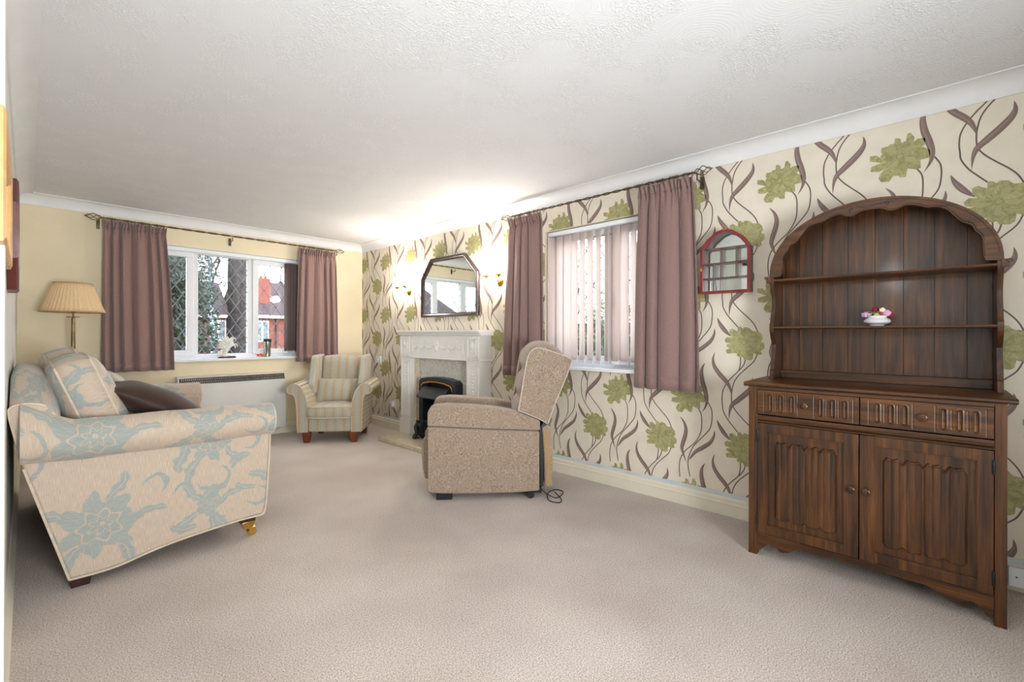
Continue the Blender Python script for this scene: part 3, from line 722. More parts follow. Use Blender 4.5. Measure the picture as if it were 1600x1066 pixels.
# ============================================================ DRESSER
DR = thing('welsh_dresser', 'dark oak dresser with arched open shelves above two fluted drawers and linenfold doors', 'dresser', (2.83, .24, 0))
XF, XB = 2.615, XR - .022
def field(bm_, x, y0, y1, z0, z1, ny, nz_, hf, back=.016):    # carved face: height field towards the room (-x), closed by a slab behind
    ys = [y0 + (y1 - y0) * i / ny for i in range(ny + 1)]; zs = [z0 + (z1 - z0) * j / nz_ for j in range(nz_ + 1)]
    V = [[bm_.v((x - hf(y, z), y, z)) for z in zs] for y in ys]
    for i in range(ny):
        for j in range(nz_): bm_.face([V[i][j], V[i + 1][j], V[i + 1][j + 1], V[i][j + 1]])
    per = [V[i][0] for i in range(ny + 1)] + [V[ny][j] for j in range(1, nz_ + 1)] + [V[i][nz_] for i in range(ny - 1, -1, -1)] + [V[0][j] for j in range(nz_ - 1, 0, -1)]
    B_ = [bm_.v((x + back, p.co.y, p.co.z)) for p in per]; n = len(per)
    for i in range(n): j = (i + 1) % n; bm_.face([per[i], per[j], B_[j], B_[i]])
    bm_.face(B_)
for y0, y1 in ((.674, .715), (-.215, -.180)):
    b = MB(); b.box(XF, XF + .04, y0, y1, 0, .885); b.build('front_leg', 'oakz', DR, bevel=.002)
for y0, y1 in ((.685, .705), (-.205, -.185)):
    b = MB(); b.prism([(XF + .02, .05), (XB, .05), (XB, .885), (XF + .02, .885)], 'y', y0, y1); b.build('side_panel', 'oakz', DR, bevel=.001)
    b = MB(); b.box(XB - .04, XB, y0 - .008, y1 + .008, 0, .885); b.build('back_leg', 'oakz', DR)
b = MB()
for s_ in [(.735, -.235, 2.592, .885, .905)]:
    pr = [(2.600, .885), (2.592, .890), (2.590, .897), (2.594, .904), (2.600, .907), (XB, .907), (XB, .885)]
    b.prism(pr, 'y', -.243, .735)
b.build('worktop', 'oaky', DR, bevel=.003)
b = MB(); b.box(XF, XF + .02, -.180, .674, .868, .885); b.build('top_rail', 'oaky', DR, bevel=.001)
b = MB(); b.prism([(XF, .735), (XF, .722), (XF - .004, .718), (XF - .004, .714), (XF, .711), (XF + .003, .708), (XF - .005, .704), (XF - .005, .699), (XF + .02, .697), (XF + .02, .735)], 'y', -.180, .674); b.build('moulded_rail', 'oaky', DR)
b = MB(); b.box(XF + .02, XB, -.185, .685, .09, .105); b.build('base_board', 'oaky', DR)
b = MB(); b.box(XB - .008, XB, -.185, .685, .1, .885); b.build('back_panel', 'oakz', DR)
# apron: shaped lower edge
ap = []
L = [(0, .028), (.012, .028), (.03, .045), (.055, .070), (.085, .062), (.105, .046), (.135, .050), (.17, .072), (.20, .086)]
pts = [(.674 - a, z) for a, z in smooth2(L)] if 'smooth2' in globals() else [(.674 - a, z) for a, z in L]
left = [(p.x, p.y) for p in smoothpts([(.674 - a, z, 0) for a, z in L], 4)]
right = [(-.180 + (.674 - p[0]), p[1]) for p in left][::-1]
b = MB(); b.prism(left + right + [(-.180, .118), (.674, .118)], 'x', XF + .004, XF + .022); b.build('apron', 'oaky', DR, bevel=.0015)
def knob(parent, y, z, x, k=1.0):
    b = MB(); b.T = Matrix.Translation((x, y, z)) @ Matrix.Rotation(-PI / 2, 4, 'Y')
    b.lathe([(0, 0), (.009 * k, 0), (.008 * k, .006), (.010 * k, .009), (.0165 * k, .013), (.0175 * k, .017), (.013 * k, .021), (.008 * k, .0215), (.007 * k, .019), (0, .0205)], n=20)
    return b.build('knob', 'oakz', parent, smooth=True)
FL = .030
def flute(y, z, cy, zb=.760, zt=.846):
    r = .0085
    dz_ = max(zb + r - z, 0, z - (zt - r)); d = math.hypot(y - cy, dz_)
    if d > r + .004: return 0
    if d > r - .001: return .0022 * (1 - abs(d - r - .0005) / .004)
    return -.006 * (1 - (d / r) ** 2) ** .5
for (y0, y1, fs, kn) in ((.248, .672, [.612, .564, .516, .396, .348, .300], .462), (-.178, .243, [.182, .135, .089, -.034, -.082, -.129], .030)):
    b = MB()
    def hf(y, z, fs=fs):
        h = 0
        for f in fs: h = h + flute(y, z, f)
        for a, c_ in zip(fs, fs[1:]):          # narrow scored line between flutes
            if c_ is fs[3]: continue
            m_ = (a + c_) / 2
            if abs(y - m_) < .0018 and .762 < z < .846: h -= .0018
        for m_ in (fs[0] + .03, fs[2] - .026, fs[3] + .026, fs[5] - .03):
            if abs(y - m_) < .0018 and .75 < z < .855: h -= .002
        return h
    field(b, XF - .004, y0, y1, .742, .866, 230, 44, hf, .02)
    d = b.build('drawer', 'oaky', DR, smooth=True, ang=50); knob(d, kn, .803, XF - .003)
def linen(y, z, y0, y1):                        # five carved folds with a curling top and foot
    u = (y - y0) / (y1 - y0)
    if u <= 0 or u >= 1: return 0
    f = u * 2; fr = f - math.floor(f)
    w_ = abs(2 * fr - 1)
    zt = .602 - .016 * math.exp(-((fr - .5) / .07) ** 2) - .016 * math.exp(-((min(fr, 1 - fr)) / .06) ** 2) + .006 * math.sin(4 * PI * fr) ** 2
    zb = .205 + .014 * math.exp(-((fr - .5) / .07) ** 2) + .014 * math.exp(-((min(fr, 1 - fr)) / .06) ** 2)
    if not zb < z < zt: return 0
    e = min(1, (zt - z) / .0035, (z - zb) / .0035, (1 - abs(2 * u - 1)) * 40)
    r_ = (fr * 5) % 1
    p = .003 + .0045 * math.sin(PI * fr) ** .7 + .0030 * math.sin(PI * r_) ** .6 + (.003 if abs(fr - .5) > .46 else 0)
    if zt - z < .011: p += .0025
    return p * e
for (y0, y1, p0, p1, l0, l1, kx, hy) in ((.250, .672, .303, .627, .333, .592, .277, .672), (-.178, .246, -.134, .193, -.105, .163, .221, -.178)):
    b = MB(); x0, x1 = XF - .003, XF + .017
    b.box(x0, x1, y0, p0, .122, .694); b.box(x0, x1, p1, y1, .122, .694); b.box(x0, x1, p0, p1, .122, .167); b.box(x0, x1, p0, p1, .649, .694)
    d = b.build('door', 'oakz', DR, bevel=.0015)
    b = MB(); bb = .004
    for q in ((p0, p0 + bb, .167, .649), (p1 - bb, p1, .167, .649), (p0, p1, .167, .167 + bb), (p0, p1, .649 - bb, .649)): b.box(XF + .001, XF + .010, *q)
    b.build('bead', 'oakz', d)
    b = MB(); field(b, XF + .009, p0, p1, .167, .649, 210, 150, lambda y, z: linen(y, z, l0, l1), .006); b.build('carved_panel', 'oakz', d, smooth=True, ang=50)
    knob(d, kx, .438, XF - .002)
    for hz in (.63, .19):
        b = MB(); yy_ = hy; b.box(XF - .008, XF - .001, yy_ - .005, yy_ + .005, hz - .028, hz + .028); b.tube([(XF - .008, yy_, hz - .03), (XF - .008, yy_, hz + .03)], .0035, 8); b.build('hinge', 'black', d, bevel=.001)
# plate rack
HX = 2.83; HY0, HY1 = -.222, .668; ZT = 1.475
def sideprof():
    P = [(XB, .907)]
    fr = [(HX, .907), (HX, .955), (HX + .012, .965), (HX + .02, 1.0), (HX + .045, 1.06), (HX + .048, 1.10), (HX + .018, 1.14), (HX + .004, 1.165), (HX - .004, 1.178), (HX - .004, 1.212),
          (HX + .012, 1.228), (HX + .02, 1.26), (HX + .046, 1.32), (HX + .046, 1.36), (HX + .016, 1.405), (HX + .004, 1.43), (HX - .004, 1.443), (HX - .004, ZT)]
    return P + fr + [(XB, ZT)]
for y0, y1 in ((HY1 - .02, HY1), (HY0, HY0 + .02)):
    b = MB(); b.prism(sideprof(), 'y', y0, y1); b.build('rack_side', 'oakz', DR, bevel=.0015)
for y_ in (HY1 + .004, HY0 - .004):
    b = MB(); b.box(HX - .006, XB, y_ - .012, y_ + .012, ZT - .03, ZT + .004); b.tube([(HX - .012, y_ + (.012 if y_ > 0 else -.012), ZT - .004), (HX + .05, y_ + (.012 if y_ > 0 else -.012), ZT - .004)], .009, 12)
    b.build('capping_block', 'oaky', DR, bevel=.002)
for z_, x_ in ((1.188, HX + .002), (1.450, HX - .002)):
    b = MB(); b.prism([(x_, z_), (x_ - .003, z_ + .004), (x_, z_ + .012), (XB - .01, z_ + .012), (XB - .01, z_)], 'y', HY0 + .02, HY1 - .02); b.build('shelf', 'oaky', DR)
b = MB(); b.box(HX + .06, XB - .01, HY0 + .02, HY1 - .02, .907, .957) ; b.bm.clear() if False else None
b = MB(); b.box(XB - .05, XB - .012, HY0 + .02, HY1 - .02, .907, .952); b.build('back_skirting', 'oaky', DR, bevel=.003)
cyA, rw, rh = .223, .445, .352
def arch(k, w_=rw, h_=rh, n=40): a = PI * k / n; return (cyA + w_ * math.cos(a), ZT + h_ * math.sin(a) ** .92)
# back boards: one panel of upright boards with open joints
ed = [HY1 - .02, .562, .450, .336, .222, .109, -.006, -.119, HY0 + .02]
b = MB()
for a, c_ in zip(ed, ed[1:]):
    a2, c2 = a - .0012, c_ + .0012; n = 8; top = []
    for i in range(n + 1):
        y = a2 + (c2 - a2) * i / n; u = min(.999, abs((y - cyA) / rw)); top.append((y, ZT + rh * math.sqrt(1 - u * u) ** .92 - .006))
    b.prism([(a2, .907)] + top + [(c2, .907)], 'x', XB - .010, XB - .002)
b.build('back_boards', 'oakz', DR, bevel=.0012)
b = MB(); b.prism([(HY0 + .02, .907), (HY1 - .02, .907)] + [arch(k, rw - .004, rh - .004) for k in range(41)], 'x', XB - .002, XB + .002); b.build('backing_sheet', 'black', DR)
SCAL = [(0.614, 1.478), (0.607, 1.504), (0.604, 1.552), (0.602, 1.584), (0.582, 1.612), (0.570, 1.640), (0.540, 1.658), (0.515, 1.690), (0.492, 1.722), (0.457, 1.741), (0.425, 1.744), (0.400, 1.757), (0.358, 1.770), (0.325, 1.758), (0.294, 1.754), (0.266, 1.770), (0.226, 1.774)]
SC2 = SCAL + [(2 * .223 - y, z) for y, z in SCAL[::-1]]
inner = [(p.x, p.y) for p in smoothpts([(y, z, 0) for y, z in SC2], 3)]
outer = [arch(k) for k in range(41)]                                   # from +y side (k=0) to -y side
b = MB(); b.prism(outer + [(inner[-1][0], inner[-1][1])] + inner[::-1][1:], 'x', HX - .002, HX + .018); b.build('arched_pediment', 'oaky', DR, bevel=.002)
b = MB()                                                                # raised bead along the arch and scallop, incised scrolls
b.tube([(HX - .003, *arch(k, rw - .012, rh - .012)) for k in range(1, 40)], .0022, 6)
b.tube([(HX - .003, y + (.004 if y > .223 else -.004), z + .006) for y, z in inner[2:-2]], .0022, 6); b.build('carved_bead', 'oaky', DR, smooth=True)
b = MB()
def spiral(c, r, turns, s, a0): return [(HX - .0025, c[0] + s * r * (1 - .75 * t_ / 20) * math.cos(a0 + turns * 2 * PI * t_ / 20), c[1] + r * (1 - .75 * t_ / 20) * math.sin(a0 + turns * 2 * PI * t_ / 20)) for t_ in range(21)]
b.tube(spiral((.300, 1.783), .012, .8, 1, -1.5), .0014, 5); b.tube(spiral((.166, 1.795), .013, .8, -1, -1.5), .0014, 5)
b.tube([(HX - .0025, .28 - .012 * k, 1.800 - .014 * math.sin(PI * k / 8)) for k in range(9)], .0014, 5); b.build('scroll_carving', 'black', DR)
b = MB(); nn = 40
for k in range(nn):
    A, B_, c1_, c2_ = arch(k), arch(k + 1), arch(k, rw - .008, rh - .008), arch(k + 1, rw - .008, rh - .008)
    V = [[b.v((x, *q)) for q in (A, B_, c2_, c1_)] for x in (HX + .018, XB)]
    for i in range(4): j = (i + 1) % 4; b.face([V[0][i], V[0][j], V[1][j], V[1][i]])
    if k in (0,): b.face([V[0][i] for i in range(4)])
b.build('arched_hood', 'oakz', DR, smooth=True, ang=50)
# porcelain posy on the shelf
fb = thing('flower_posy_bowl', 'white china bowl of red, yellow and pink flowers on the dresser shelf', 'ornament', (2.93, .206, 1.2))
b = MB(); b.lathe([(0, .006), (.018, .004), (.022, 0), (.030, 0), (.028, .006), (.040, .009), (.053, .018), (.055, .026), (.048, .036), (.036, .042), (.040, .047), (.042, .052), (.036, .050), (0, .046)], c=(2.93, .206, 1.2), n=32); b.build('bowl', 'china', fb, smooth=True)
rnd = random.Random(2)
for (dy, dz, r, nm) in ((-.002, .058, .018, 'yellow'), (.006, .082, .016, 'crimson'), (-.022, .080, .013, 'ivory'), (-.040, .064, .017, 'pink'), (-.052, .056, .014, 'crimson'), (.048, .058, .016, 'lilac'), (.034, .062, .014, 'pink'), (-.024, .060, .013, 'rose'), (.02, .068, .012, 'leafgreen'), (-.012, .070, .012, 'leafgreen')):
    key = 'petal_' + nm
    if key not in M: M[key] = plain(nm + '_china_petal', {'yellow': (244, 222, 96), 'crimson': (150, 24, 44), 'ivory': (240, 236, 204), 'pink': (226, 168, 196), 'lilac': (204, 170, 206), 'rose': (196, 84, 108), 'leafgreen': (84, 112, 84)}[nm], .3, .08, 40)
    b = MB(); x = 2.93 + rnd.uniform(-.028, .0); c = (x, .206 + dy, 1.2 + dz)
    if nm == 'leafgreen':
        for k in range(5): a = k * 1.26; b.ball((c[0] + .008 * math.cos(a), c[1] + .012 * math.sin(a), c[2]), .004, .009, .005, 8, 6)
    else:
        for ringr, nn, tilt in ((.55, 5, .25), (.28, 4, .6)):
            for k in range(nn):
                a = 2 * PI * k / nn + ringr; b.ball((c[0] - tilt * r * .6, c[1] + math.cos(a) * r * ringr, c[2] + math.sin(a) * r * ringr * .9), r * .35, r * .52, r * .45, 10, 8)
        b.ball((c[0] - r * .5, c[1], c[2]), r * .35, r * .3, r * .3, 8, 6)
    b.build('sprig' if nm == 'leafgreen' else 'flower', key, fb, smooth=True)
# ============================================================ RED DISPLAY CABINET
rc = thing('display_cabinet', 'small red arched wall cabinet with mirrored back and little shelves', 'cabinet', (3.0, .957, 1.42))
cy = .957; hw = .148; zb_, zs_ = 1.418, 1.700
def cabp(w_, s_): # clockwise from bottom left
    top = [(hw, zs_), (hw - .04, zs_ + .064), (hw - .10, zs_ + .108), (0, zs_ + .122), (-(hw - .10), zs_ + .108), (-(hw - .04), zs_ + .064), (-hw, zs_)]
    P = [(hw, zb_)] + top + [(-hw, zb_)]
    out = []
    cz = 1.62
    for y, z in P: out.append((cy + y - s_ * (1 if y > 0 else -1 if y < 0 else 0) * (1 if abs(y) > .06 else .5), z + (s_ if z == zb_ else -s_ * (1 if z > zs_ else .35))))
    return out
O_, I_ = cabp(0, 0), cabp(0, .016)
b = MB(); n = len(O_)
for i in range(n):
    j = (i + 1) % n; V = [[b.v((x, *q)) for q in (O_[i], O_[j], I_[j], I_[i])] for x in (2.975, 2.99)]
    for A in V: b.face(A)
    for a in range(4): c_ = (a + 1) % 4; b.face([V[0][a], V[0][c_], V[1][c_], V[1][a]])
dr = b.build('door', 'redwood', rc, bevel=.001)
b = MB(); b.prism(cabp(0, .010), 'x', 2.990, 2.992); b.build('pane', 'glass', dr)
b = MB(); O2, I2 = cabp(0, .002), cabp(0, .010)
for i in range(n):
    j = (i + 1) % n; V = [[b.v((x, *q)) for q in (O2[i], O2[j], I2[j], I2[i])] for x in (2.993, XR - .012)]
    for A in V: b.face(A)
    for a in range(4): c_ = (a + 1) % 4; b.face([V[0][a], V[0][c_], V[1][c_], V[1][a]])
b.build('case', 'mahog', rc)
b = MB(); b.prism(cabp(0, .003), 'x', XR - .012, XR - .002); b.build('mirror_back', 'mirror', rc)
for z_ in (1.704, 1.610, 1.516):
    b = MB(); b.box(2.998, XR - .013, cy - hw + .01, cy + hw - .01, z_, z_ + .005); b.build('shelf', 'mahog', rc)
for y_, z0, z1 in ((cy + .03, 1.428, 1.704), (cy - .062, 1.516, 1.704), (cy + .075, 1.428, 1.610)):
    b = MB(); b.box(2.998, XR - .013, y_ - .002, y_ + .002, z0, z1); b.build('divider', 'mahog', rc)
b = MB(); b.tube([(2.972, cy + .014 * math.cos(a), 1.822 + .010 * math.sin(a)) for a in [PI * 2 * k / 12 for k in range(12)]], .0022, 6, closed=True); b.ball((2.972, cy, 1.836), .004, .006, .005, 8, 6); b.build('hanging_crest', 'brass', rc, smooth=True)
b = MB(); b.box(2.968, 2.976, cy + hw - .012, cy + hw - .004, 1.565, 1.59); b.build('catch', 'brass', dr, bevel=.001)

# ============================================================ FIREPLACE
FP = thing('fireplace_surround', 'white carved mantelpiece with garland frieze and marble inset', 'fireplace', (2.96, 3.775, 0))
FX = 2.90; FC = 3.775
b = MB(); b.prism([(2.61, FC - .645), (2.61, FC + .645), (XR - .002, FC + .645), (XR - .002, FC - .645)], 'z', .0, .048); tag(b.build('hearth_slab', 'marble', None, bevel=.006), 'polished cream marble hearth slab in front of the mantelpiece', 'hearth')
def fluted_leg(y0, y1):
    b = MB(); b.box(FX, XR - .002, y0, y1, .048, .905); b.box(FX - .012, XR - .002, y0 - .006, y1 + .006, .048, .20); b.box(FX - .008, XR - .002, y0 - .003, y1 + .003, .20, .215)
    l = b.build('pilaster', 'white', FP, bevel=.003)
    b = MB(); f_ = .028
    for q in ((y0 + f_, y0 + f_ + .006, .25, .86), (y1 - f_ - .006, y1 - f_, .25, .86), (y0 + f_, y1 - f_, .25, .256), (y0 + f_, y1 - f_, .854, .86)): b.box(FX - .009, FX + .002, *q)
    for k in range(10): b.ball((FX - .001, (y0 + y1) / 2 + .004 * math.sin(k * 1.7), .80 - k * .032), .010, .010 + .012 * (k % 2), .014, 10, 8)
    b.tube([(FX - .002, (y0 + y1) / 2 + .008 * math.sin(t_ * 5), .82 - t_ * .4) for t_ in [k / 14 for k in range(15)]], .003, 6)
    b.build('carved_moulding', 'white', l)
fluted_leg(FC + .470, FC + .655); fluted_leg(FC - .655, FC - .470)
b = MB(); b.box(FX, XR - .002, FC - .655, FC + .655, .905, 1.145); b.box(FX - .006, XR - .002, FC - .66, FC + .66, .900, .912); b.build('frieze', 'white', FP, bevel=.003)
for s_ in (1, -1):
    b = MB(); y = FC + s_ * .5625; b.box(FX - .014, FX, y - .0925, y + .0925, .913, 1.140); bb = b.build('corner_block', 'white', FP, bevel=.004)
    b = MB(); X = FX - .016
    for q in ((y - .06, y - .053, .935, 1.115), (y + .053, y + .06, .935, 1.115), (y - .06, y + .06, .935, .942), (y - .06, y + .06, 1.108, 1.115)): b.box(X - .006, X + .004, *q)
    b.ball((X, y, 1.045), .014, .026, .034, 14, 10); b.ball((X, y, 1.085), .006, .02, .012, 10, 8); b.ball((X, y, .99), .006, .014, .016, 10, 8)
    b.tube([(X, y + .03 * math.cos(a), 1.04 + .045 * math.sin(a)) for a in [2 * PI * k / 20 for k in range(20)]], .003, 6, closed=True); b.build('carved_moulding', 'white', bb, smooth=True)
b = MB()
for i in range(7):
    a = PI * (i - 3) / 8; b.ball((FX - .002, FC + .034 * math.sin(a), 1.035 + .03 * math.cos(a)), .010, .011, .026, 10, 8)
b.ball((FX - .003, FC, 1.00), .012, .03, .02, 12, 8); b.ball((FX - .003, FC, 1.03), .014, .014, .022, 12, 8)
b.build('carved_shell', 'white', FP, smooth=True)
for s_ in (1, -1):
    b = MB(); yk = [FC + s_ * v_ for v_ in (.05, .19, .32, .42)]
    for a, c_ in zip(yk, yk[1:]):
        b.tube([(FX - .003, a + (c_ - a) * t_, 1.045 - .035 * math.sin(PI * t_)) for t_ in [k / 12 for k in range(13)]], [.005 + .006 * math.sin(PI * k / 12) for k in range(13)], 8)
    for y in yk[1:]:
        b.tube([(FX - .003, y, 1.075), (FX - .003, y, .97)], .005, 6); b.tube([(FX - .003, y - .022, 1.068), (FX - .003, y, 1.058), (FX - .003, y + .022, 1.068)], .006, 6); b.ball((FX - .003, y, .985), .006, .008, .012, 8, 6); b.ball((FX - .003, y, 1.085), .006, .008, .008, 8, 6)
    b.build('carved_garland', 'white', FP, smooth=True)
b = MB(); b.prism([(FX - .004, 1.145), (FX - .012, 1.150), (FX - .012, 1.160), (FX - .028, 1.168), (FX - .030, 1.178), (FX - .042, 1.182), (FX - .042, 1.200), (XR - .002, 1.200), (XR - .002, 1.145)], 'y', FC - .685, FC + .685)
ms = b.build('mantel_shelf', 'white', FP, bevel=.002)
b = MB(); k = FC - .67
while k < FC + .67: b.box(FX - .022, FX - .01, k, k + .007, 1.150, 1.162); k += .0145
b.build('dentil_moulding', 'white', ms)
b = MB()
b.box(3.0, XR - .002, FC - .470, FC + .470, .048, .905)
b.build('marble_back', 'gmarble', FP)
for s_ in (1, -1):
    b = MB(); y = FC + s_ * .44; b.box(2.955, 3.0, min(y, y + s_ * .03), max(y, y + s_ * .03), .048, .905); b.build('marble_slip', 'marble', FP)
FI = thing('electric_fire', 'black coal-effect electric fire with gilt trim inside the mantelpiece', 'fire', (2.93, FC, .048))
pf_ = [(-.305, .048), (-.305, .655), (-.27, .685), (-.15, .704), (0, .710), (.15, .704), (.27, .685), (.305, .655), (.305, .048)]
b = MB(); yy0 = FC
outer_ = [(yy0 + y, z) for y, z in pf_]; inn = [(yy0 + y * .86, .048 if z < .1 else z - .045) for y, z in pf_]
for i in range(len(outer_) - 1):
    V = [[b.v((x, *q)) for q in (outer_[i], outer_[i + 1], inn[i + 1], inn[i])] for x in (2.90, 2.999)]
    b.face(V[0]); b.face(V[1])
    for a in range(4): c_ = (a + 1) % 4; b.face([V[0][a], V[0][c_], V[1][c_], V[1][a]])
b.build('outer_casing', 'firemetal', FI, bevel=.003)
b = MB(); b.box(2.985, 2.998, FC - .262, FC + .262, .05, .66); b.build('fireback', 'black', FI)
b = MB()
g1 = [(FC + y * .86, .25 if z < .1 else z - .045) for y, z in pf_]; g2 = [(FC + y * .83, .25 if z < .1 else z - .055) for y, z in pf_]
for i in range(len(g1) - 1):
    V = [[b.v((x, *q)) for q in (g1[i], g1[i + 1], g2[i + 1], g2[i])] for x in (2.894, 2.902)]
    b.face(V[0]); b.face(V[1])
    for a in range(4): c_ = (a + 1) % 4; b.face([V[0][a], V[0][c_], V[1][c_], V[1][a]])
b.build('gilt_trim', 'brass', FI)
b = MB(); b.prism([(2.905, .605), (2.885, .600), (2.800, .515), (2.798, .498), (2.812, .490), (2.90, .53)], 'y', FC - .215, FC + .215); b.build('canopy', 'firemetal', FI, bevel=.004)
for s_ in (1, -1): b = MB(); b.box(2.87, 2.99, FC + s_ * .215 - .02, FC + s_ * .215 + .02, .048, .50); b.build('inner_cheek', 'firemetal', FI)
b = MB()
for k in range(9): b.tube([(2.86, FC - .17 + k * .0425, .10), (2.845, FC - .17 + k * .0425, .17), (2.86, FC - .17 + k * .0425, .24)], .006, 8)
b.box(2.85, 2.87, FC - .2, FC + .2, .095, .108); b.box(2.85, 2.87, FC - .2, FC + .2, .232, .245); gr = b.build('front_grate', 'firemetal', FI)
rnd = random.Random(8)
for k in range(14):
    b = MB(); b.ball((2.90 + rnd.uniform(-.02, .05), FC - .16 + (k % 7) * .053, .20 + .05 * (k // 7)), .028, .03, .024, 8, 6, .5, k); b.build('coal', 'black', FI)
for s_ in (1, -1):                                 # ornate scroll fender ends with brass finial
    y = FC + s_ * .24; b = MB()
    b.tube(smoothpts([(2.86, y, .052), (2.80, y + s_ * .012, .058), (2.815, y + s_ * .01, .085), (2.835, y, .11), (2.815, y, .17), (2.835, y, .215), (2.85, y, .235)], 5), [.012 + .014 * math.sin(PI * k / 30) ** 2 for k in range(31)], 10)
    b.ball((2.825, y, .16), .03, .022, .04, 12, 10, .25, 3); b.ball((2.83, y, .235), .013, .013, .012, 10, 8); e = b.build('scroll_andiron', 'firemetal', FI, smooth=True)
    b = MB(); b.lathe([(0, 0), (.008, .002), (.005, .008), (.009, .016), (.003, .03), (0, .034)], c=(2.83, y, .245), n=12); b.build('finial', 'brass', e, smooth=True)

# mirror above the mantel
MR = thing('wall_mirror', 'large dark framed mirror with cut corners above the mantelpiece', 'mirror', (3.04, 3.755, 1.34))
OUT = [(4.225, 1.345), (4.225, 1.780), (4.050, 1.988), (3.487, 1.988), (3.283, 1.780), (3.283, 1.345)]
def inset(P, d):
    n = len(P); R_ = []
    cx_, cz_ = sum(p[0] for p in P) / n, sum(p[1] for p in P) / n
    for i in range(n):
        a, b_, c_ = [Vector(P[j % n]) for j in (i - 1, i, i + 1)]
        def nrm(p, q): e = (q - p).normalized(); m_ = Vector((-e.y, e.x)); return m_ if m_.dot(Vector((cx_, cz_)) - p) > 0 else -m_
        n1, n2 = nrm(a, b_), nrm(b_, c_); m_ = (n1 + n2).normalized(); R_.append(tuple(b_ + m_ * (d / m_.dot(n1))))
    return R_
steps = [(0, 3.058), (0, 3.030), (.006, 3.022), (.014, 3.026), (.020, 3.022), (.028, 3.026), (.034, 3.034), (.042, 3.036), (.042, 3.05)]
b = MB(); rings = [[b.v((x, *q)) for q in inset(OUT, d)] for d, x in steps]
for A, B_ in zip(rings, rings[1:]):
    for i in range(6): j = (i + 1) % 6; b.face([A[i], A[j], B_[j], B_[i]])
b.build('frame', 'frame', MR, smooth=True, ang=30)
b = MB(); b.prism(inset(OUT, .038), 'x', 3.045, 3.05); b.build('mirror_glass', 'mirror', MR)
b = MB(); b.box(3.05, 3.0585, 3.4, 4.1, 1.38, 1.75); b.build('backing', 'black', MR)

# wall lights
for (yc, lab) in ((4.50, 'brass twin-arm wall light with lit globes, near the room corner'), (3.00, 'brass twin-arm wall light with lit globes, between mirror and curtain')):
    WL = thing('wall_light', lab, 'wall light', (3.0, yc, 1.65), 0, None)
    b = MB(); b.T = Matrix.Translation((XR, yc, 1.66)) @ Matrix.Rotation(-PI / 2, 4, 'Y'); b.lathe([(.045, .0), (.045, .005), (.032, .014), (.014, .022), (.01, .04), (0, .042)], n=24); b.build('wall_plate', 'brass', WL, smooth=True)
    for s_ in (1, -1):
        y = yc + s_ * .082
        b = MB(); b.tube(smoothpts([(XR - .03, yc, 1.66), (XR - .06, yc + s_ * .02, 1.645), (XR - .09, yc + s_ * .05, 1.632), (XR - .11, y - s_ * .006, 1.648), (XR - .11, y, 1.685)], 6), .0045, 8); arm = b.build('arm', 'brass', WL, smooth=True)
        b = MB(); b.lathe([(0, 0), (.006, 0), (.010, .006), (.034, .020), (.040, .026), (.038, .027), (0, .022)], c=(XR - .11, y, 1.685), n=24); b.build('cup', 'brass', WL, smooth=True)
        b = MB(); b.lathe([(.02, 0), (.034, .012), (.05, .038), (.054, .062), (.046, .088), (.034, .104), (.03, .106), (.0, .10)], c=(XR - .11, y, 1.709), n=24, fn=lambda u, z: 1 + .05 * math.cos(8 * 2 * PI * u) * max(0, z - .06) / .05); b.build('glass_globe', 'globe', WL, smooth=True)

# small wall fittings
def plate(name, lab, cat, x, y, z, w_, h_, axis='x', d=.009, det=None):
    b = MB()
    if axis == 'x': b.box(x - d, x, y - w_ / 2, y + w_ / 2, z - h_ / 2, z + h_ / 2)
    else: b.box(x - w_ / 2, x + w_ / 2, y - d, y, z - h_ / 2, z + h_ / 2)
    r = thing(name, lab, cat, (x, y, z)); p_ = b.build('plate', 'upvc', r, bevel=.003)
    return r
pl = plate('wall_switch', 'grey-white blank switch plate on the papered wall above the striped armchair', 'switch', XR, 5.17, .835, .11, .085)
b = MB(); b.box(XR - .014, XR - .008, 5.165, 5.175, .825, .845); b.build('rocker', 'upvc', pl)
pl = plate('wall_socket', 'white plug socket low on the papered wall left of the mantelpiece', 'socket', XR, 4.83, .305, .085, .085)
b = MB(); b.box(XR - .035, XR - .009, 4.805, 4.855, .28, .33); b.build('plug', 'upvc', pl, bevel=.004)
pl = plate('junction_box', 'white cable box on the baseboard beside the dresser', 'socket', XR - .022, -.30, .072, .10, .085, d=.03)
b = MB(); b.ball((XR - .053, -.275, .075), .001, .004, .003, 8, 6); b.build('screw_hole', 'black', pl)
pl = plate('wall_socket', 'socket with a black plug in the corner by the floor lamp', 'socket', .02, YB, .86, .085, .085, 'y')
b = MB(); b.box(-.002, .045, YB - .05, YB - .009, .842, .885); b.build('plug', 'black', pl, bevel=.004)
b = MB(); b.tube(smoothpts([(.02, YB - .04, .845), (.03, YB - .06, .80), (.06, YB - .05, .72), (.07, YB - .04, .5), (.10, YB - .05, .2), (.14, YB - .1, .012)], 6), .003, 6); b.build('cable', 'black', pl, smooth=True)
